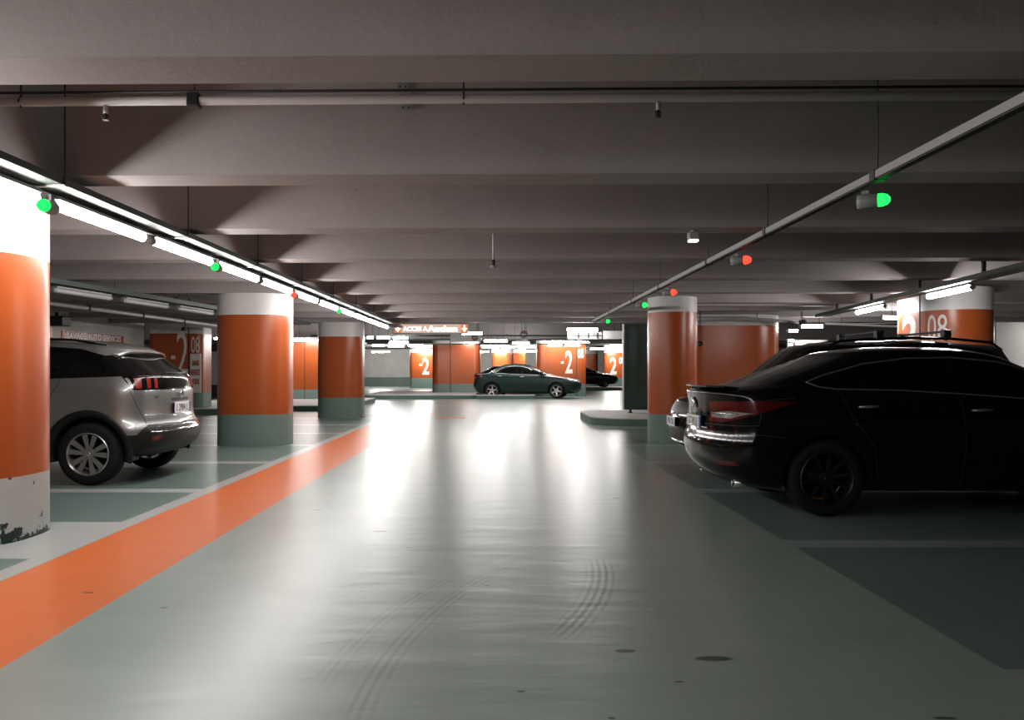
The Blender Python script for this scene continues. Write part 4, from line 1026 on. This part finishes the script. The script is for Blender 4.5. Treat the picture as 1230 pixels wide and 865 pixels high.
    if fast:
        c.carve('top', [(.55, -.58), (1.28, -.52), (1.28, .52), (.55, .58)], lambda q: q.z > 1.05, 'rearglass', ['body']); c.carve('top', [(2.80, -.50), (3.52, -.64), (3.62, 0), (3.52, .64), (2.80, .50)], lambda q: q.z > .9, 'windshield', ['body'])
    else:
        c.carve('top', [(.80, -.60), (1.36, -.50), (1.36, .50), (.80, .60)], lambda q: q.z > 1.0, 'rearglass', ['body']); c.carve('top', [(2.66, -.50), (3.36, -.66), (3.46, 0), (3.36, .66), (2.66, .50)], lambda q: q.z > .9, 'windshield', ['body'])
    # lamps
    c.side([(-.1, .80), (.16, .80), (.33, .86), (.72, .985), (.40, .995), (-.1, .965)], 'tail', ['body'], ymin=.40)
    for sy in (-1, 1): c.carve('end', [(sy*.44, .835), (sy*.72, .835), (sy*.86, .885), (sy*.70, .90), (sy*.44, .875)], lambda q: q.x < .6, 'tailclear', ['tail'])
    c.side([(L-.75, .735+nz), (L-.30, .60+nz), (L+.1, .58+nz), (L+.1, .70+nz), (L-.45, .75+nz)], 'head', ['body'], ymin=.42)
    c.carve('end', [(-.42, .42), (.42, .42), (.47, .66), (-.47, .66)], lambda q: q.x > L-.4, 'grille', ['body'])
    c.carve('end', [(-.62, .27), (.62, .27), (.66, .36), (-.66, .36)], lambda q: q.x > L-.5, 'intake', ['body'])
    c.carve('end', [(-.70, .20), (.70, .20), (.62, .30), (-.62, .30)], lambda q: q.x < .6, 'valance', ['body'])
    for sy in (-1, 1): c.carve('end', [(sy*.55, .415), (sy*.80, .425), (sy*.78, .46), (sy*.57, .455)], lambda q: q.x < .6, 'reflector', ['body'])
    c.side([(wx[0]+.36, .15), (wx[1]-.36, .15), (wx[1]-.36, .27), (wx[0]+.36, .27)], 'sill', ['body'])
    for x in wx: c.arch(x, WR+.005, WR+.045)
    if fast:
        d1 = [(1.10, 1.09), (1.20, .85), (1.38, .60), (1.42, .30)]; d2 = [(2.14, 1.04), (2.16, .60), (2.12, .28)]; d3 = [(3.25, .98), (3.32, .70), (3.28, .28)]
    else:
        d1 = [(1.20, 1.05), (1.30, .80), (1.42, .55), (1.45, .28)]; d2 = [(2.05, 1.02), (2.07, .28)]; d3 = [(3.15, .98), (3.22, .70), (3.2, .28)]
    for d in (d1, d2, d3): c.line(d, .007, only=['body'])
    c.line([(.02, .72), (.45, .70), (.62, .68)], .006, only=['body'], ymin=.2); c.line([(L-.62, .62), (L-.3, .60), (L-.05, .56)], .006, only=['body'], ymin=.3)
    c.line([(.72, 1.02), (.45, 1.0), (.40, .78), (.05, .77)], .006, only=['body'], ymin=.3)
    for x in wx: well(root, x, WR+.005, WR+.05, W-.035)
    for sd in (-1, 1):
        if chrome:
            b = NB(); tube(b, [c.sp(x, z, sd, .003) for x, z in dens(out, 4, True)], .0075, 6, closed=True); obj('window_trim', b, M['alloy'], root)['label'] = 'satin chrome window outline'
        handle(root, c, 1.25, .945, sd, M['alloy'] if chrome else None); handle(root, c, 2.22, .915, sd, M['alloy'] if chrome else None)
        mirror(root, c, 3.15, 1.0, sd, paint)
        b = strip_on(c, dens([(1.2, .80), (2.0, .785), (3.2, .745)], 4), .005, side=sd, out=.001); obj('door_crease', b, paint, root)
    plate(root, c, .78 if fast else .80, False, rear_txt); plate(root, c, .42, True, front_txt)
    b = NB(); tube(b, [c.ep(y, .735, False, .012) for y in (-.42, -.2, 0, .2, .42)], .007, 8); obj('trunk_trim', b, M['chrome'], root)['label'] = 'chrome strip below the number plate'
    b = NB(); tube(b, [c.ep(y, .875, False, .006)+Vector((0, 0, 0)) for y in (-.78, -.62, -.45)], .008, 6); obj('lamp_trim', b, M['chrome'], root)
    b = NB(); lathe(b, [(.001, 0), (.05, 0), (.056, .008), (.035, .016)], 20, axis='y', M=Matrix.Translation(c.ep(0, .95, False, .012))@Matrix.Rotation(PI/2, 4, 'Z')); obj('emblem', b, M['chrome'], root)
    b = NB(); pts = [c.ep(y, lip-.03, False) for y in (-.66, -.4, 0, .4, .66)]
    rows = []
    for p in pts: rows.append([b.verts.new(p+Vector(o_)) for o_ in ((.10, 0, .03), (-.035, 0, .045), (-.03, 0, .03), (.06, 0, .0))])
    for r0_, r1_ in zip(rows, rows[1:]):
        for q in range(4): f = b.faces.new((r0_[q], r0_[(q+1) % 4], r1_[(q+1) % 4], r1_[q]))
    b.faces.new(rows[0]); b.faces.new(rows[-1]); obj('trunk_lip', b, paint, root)
    for sd in (-1, 1):
        b = NB(); p = c.ep(sd*.58, .27, False); lathe(b, [(.034, -.03), (.038, -.03), (.038, .16), (.030, .16), (.030, -.02)], 18, axis='y', close=True, M=Matrix.Translation((p.x+.02, sd*.58, .255))@Matrix.Rotation(-PI/2, 4, 'Z')@Matrix.Diagonal((1.5, 1, 1, 1))); obj('exhaust_tip', b, M['chrome'], root)
        b = NB(); tube(b, [c.ep(sd*y, z, True, .006) for y, z in ((.58, .30), (.70, .31), (.80, .36))], .010, 6); obj('fog_lamp_trim', b, M['chrome'], root)
    b = NB(); tube(b, [c.ep(y, .665, True, .006) for y in (-.46, -.2, 0, .2, .46)], .010, 6); obj('grille_trim', b, M['chrome'], root)
    b = NB(); lathe(b, [(.001, 0), (.05, 0), (.056, .008), (.035, .016)], 20, axis='y', M=Matrix.Translation(c.ep(0, .60, True, .002))@Matrix.Rotation(-PI/2, 4, 'Z')); obj('emblem', b, M['chrome'], root)
    c.emit(root, paint, {'surround': ('window_surround', M['gloss'], True), 'w1': ('side_window', gl, True), 'w2': ('side_window', gl, True), 'w3': ('side_window', M['glass'], True), 'rearglass': ('rear_window', gl, False), 'windshield': ('windshield', M['glassc'], False),
        'tail': ('tail_light', M['redlens'], True, 'dark red tail lamp'), 'tailclear': ('reversing_light', M['clear'], True), 'head': ('headlight', M['clear'], True), 'grille': ('grille', M['black'], False), 'intake': ('air_intake', M['black'], False),
        'valance': ('rear_valance', M['clad'], False), 'reflector': ('reflector', M['redlens'], True), 'sill': ('sill', M['clad'], True)})
    seats(root, [(2.45, (-.37, .37)), (1.50, (-.38, .38))], .48, .56)
    b = NB(); box(b, 3.05, 3.4, -.68, .68, .55, .90, bev=.05); obj('dashboard', b, M['body_in'], root)
    b = NB(); lathe(b, [(.17, -.01), (.185, 0), (.17, .01), (.16, 0)], 24, axis='y', close=True, M=Matrix.Translation((2.95, .37, .86))@Matrix.Rotation(PI/2, 4, 'Z')@Matrix.Rotation(.4, 4, 'X')); obj('steering_wheel', b, M['seat'], root)
    add_wheels(root, WR, WR-.10, .22, wheel, M[wm], wx, W-.015)

root = thing('car', 'large black fastback saloon with its tail to the lane at the right', 'car', (1.86, 8.02, 0), 0)
sedan(root, M['blackpaint'], fast=True, lvl=3, wheel='ten', wm='alloyd', rear_txt='CC 742 LE', glass_m='glassd')
gr = thing('car', 'dark green saloon with five-spoke wheels parked in the far centre', 'car', (-1.0, 39.6, 0), math.radians(-11)); gr.scale = (1.06, 1.06, 1.09)
sedan(gr, M['darkgreen'], lvl=2, wheel='five', wm='alloy', H=1.46)
far1 = thing('car', 'distant black saloon half hidden by the broad block lettered -2', 'car', (3.5, 56.5, .18), 0)
sedan(far1, M['blackpaint'], lvl=2, wheel='five', wm='alloyd')
far2 = copy_tree(gr); far2.scale = (1.06,)*3; far2.location = (-1.6, 47.2, 0); far2.rotation_euler = (0, 0, math.radians(8)); far2['label'] = 'dark car whose roof shows behind the boot of the green saloon'

# ---- black crossover with roof bars, nose to the lane, beyond the black saloon
root = thing('car', 'black crossover with roof rails and two cross bars beyond the black saloon', 'car', (6.80, 10.95, 0), PI)
L = 4.5
R_ = [dict(xr=.5, xf=L-.4, w=.62, z=.28), dict(xr=.26, xf=L-.25, w=.80, z=.25, dr=.3, df=.45), dict(xr=.06, xf=L-.08, w=.89, z=[(0, .38), (.5, .30), (4, .26), (L, .30)], dr=.34, df=.5),
      dict(xr=.0, xf=L, w=.91, z=.50, dr=.34, df=.55, p=2.2), dict(xr=.02, xf=L-.02, w=.915, z=.66, dr=.34, df=.55, p=2.2), dict(xr=.08, xf=L-.08, w=.91, z=[(0, .86), (4.3, .82)], dr=.34, df=.55, p=2.2),
      dict(xr=.10, xf=L-.16, w=.90, z=[(0, 1.0), (3.3, .98), (L, .90)], dr=.34, df=.55, p=2.2), dict(xr=.12, xf=L-.28, w=.88, z=[(0, 1.07), (3.2, 1.04), (4.2, .95)], dr=.34, df=.6),
      dict(xr=.14, xf=3.62, w=.84, z=[(0, 1.13), (1.2, 1.12), (3.5, 1.08)], dr=.34, df=.55), dict(xr=.17, xf=3.55, w=.82, z=[(0, 1.16), (1.2, 1.15), (3.5, 1.10)], dr=.33, df=.55),
      dict(xr=.40, xf=2.98, w=.68, z=[(.3, 1.50), (1.3, 1.57), (2.7, 1.53)], dr=.25, df=.4), dict(xr=.38, xf=2.90, w=.645, z=[(.3, 1.53), (1.3, 1.61), (2.6, 1.57)], dr=.22, df=.35),
      dict(xr=.45, xf=2.75, w=.45, z=[(.4, 1.57), (1.4, 1.65), (2.5, 1.61)], dr=.2, df=.3), dict(xr=.60, xf=2.6, w=.2, z=[(.6, 1.60), (1.4, 1.665), (2.4, 1.63)], dr=.15, df=.25)]
c = Car(R_, 2); WX = (.80, 3.46); WR = .34
c.side([(-.1, -.1), (5, -.1), (5, .38), (-.1, .38)], 'clad', ymin=0)
c.side([(.35, 1.17), (3.35, 1.11), (2.62, 1.52), (1.3, 1.555), (.5, 1.49)], 'pillar')
c.side([(.50, 1.19), (.98, 1.18), (.98, 1.52), (.62, 1.47)], 'w1', ['pillar']); c.side([(1.05, 1.18), (1.93, 1.16), (1.93, 1.53), (1.05, 1.525)], 'w2', ['pillar']); c.side([(2.0, 1.16), (3.1, 1.13), (2.58, 1.495), (2.0, 1.525)], 'w3', ['pillar'])
c.carve('end', [(-.70, 1.18), (.70, 1.18), (.60, 1.47), (-.60, 1.47)], lambda q: q.x < .6, 'rearglass', ['body', 'pillar'])
c.carve('top', [(2.96, -.54), (3.38, -.68), (3.50, 0), (3.38, .68), (2.96, .54)], lambda q: q.z > 1.1, 'windshield', ['body', 'pillar'])
c.side([(3.95, .76), (4.30, .74), (4.6, .72), (4.6, .84), (3.95, .95)], 'head', ['body'], ymin=.45); c.carve('end', [(-.42, .72), (.42, .72), (.47, .86), (-.47, .86)], lambda q: q.x > 4, 'grille', ['body'])
c.carve('end', [(-.62, .36), (.62, .36), (.60, .52), (-.60, .52)], lambda q: q.x > 4, 'intake', ['body', 'clad']); c.side([(-.1, .85), (.3, .88), (.4, 1.05), (-.1, 1.05)], 'tail', ['body'], ymin=.5)
for x in WX: c.arch(x, WR+.01, .39)
for x in WX: well(root, x, WR+.01, .395, .88)
plate(root, c, .60, True, '742 CK', .52, .12); plate(root, c, .72, False, '742 CK')
b = NB(); tube(b, [c.ep(y, .345, True, .008) for y in (-.7, -.4, 0, .4, .7)], .018, 8); obj('bumper_lip', b, M['chrome'], root)['label'] = 'bright lip along the lower front bumper'
for sd in (-1, 1):
    mirror(root, c, 3.05, 1.12, sd, M['gloss']); handle(root, c, 1.2, 1.0, sd); handle(root, c, 2.1, .98, sd)
    b = NB(); tube(b, [c.tp(x, sd*.565, o_) for x, o_ in ((.48, .0), (.62, .045), (1.1, .05), (1.6, .05), (2.2, .05), (2.5, .04), (2.64, .0))], [.012, .018, .018, .018, .018, .018, .012], 8); obj('roof_rail', b, M['gloss'], root)
for x in (1.18, 2.02):
    z = max(c.tp(x, .565).z, c.tp(x, 0).z)+.085
    b = NB(); box(b, x-.02, x+.02, -.66, .66, z, z+.028, bev=.006); o = obj('roof_bar', b, M['clad'], root)
    for sd in (-1, 1):
        b = NB(); box(b, x-.045, x+.045, sd*.565-.05, sd*.565+.05, c.tp(x, sd*.565).z+.045, z+.035, bev=.01); obj('bar_foot', b, M['black'], o)
b = NB(); p = c.tp(.9, 0); tube(b, [p, p+Vector((-.22, 0, .24))], [.006, .002], 6); obj('antenna', b, M['black'], root)
c.emit(root, M['blackpaint'], {'clad': ('cladding', M['clad'], False), 'pillar': ('window_surround', M['gloss'], False), 'w1': ('side_window', M['glassd'], True), 'w2': ('side_window', M['glassd'], True), 'w3': ('side_window', M['glassd'], True), 'rearglass': ('rear_window', M['glassd'], False),
    'windshield': ('windshield', M['glass'], False), 'head': ('headlight', M['clear'], True), 'grille': ('grille', M['black'], False), 'intake': ('air_intake', M['black'], False), 'tail': ('tail_light', M['redlens'], True)})
seats(root, [(2.3, (-.37, .37)), (1.35, (-.40, .40))], .60, .55)
add_wheels(root, WR, .225, .22, 'five', M['alloyd'], WX, .90)
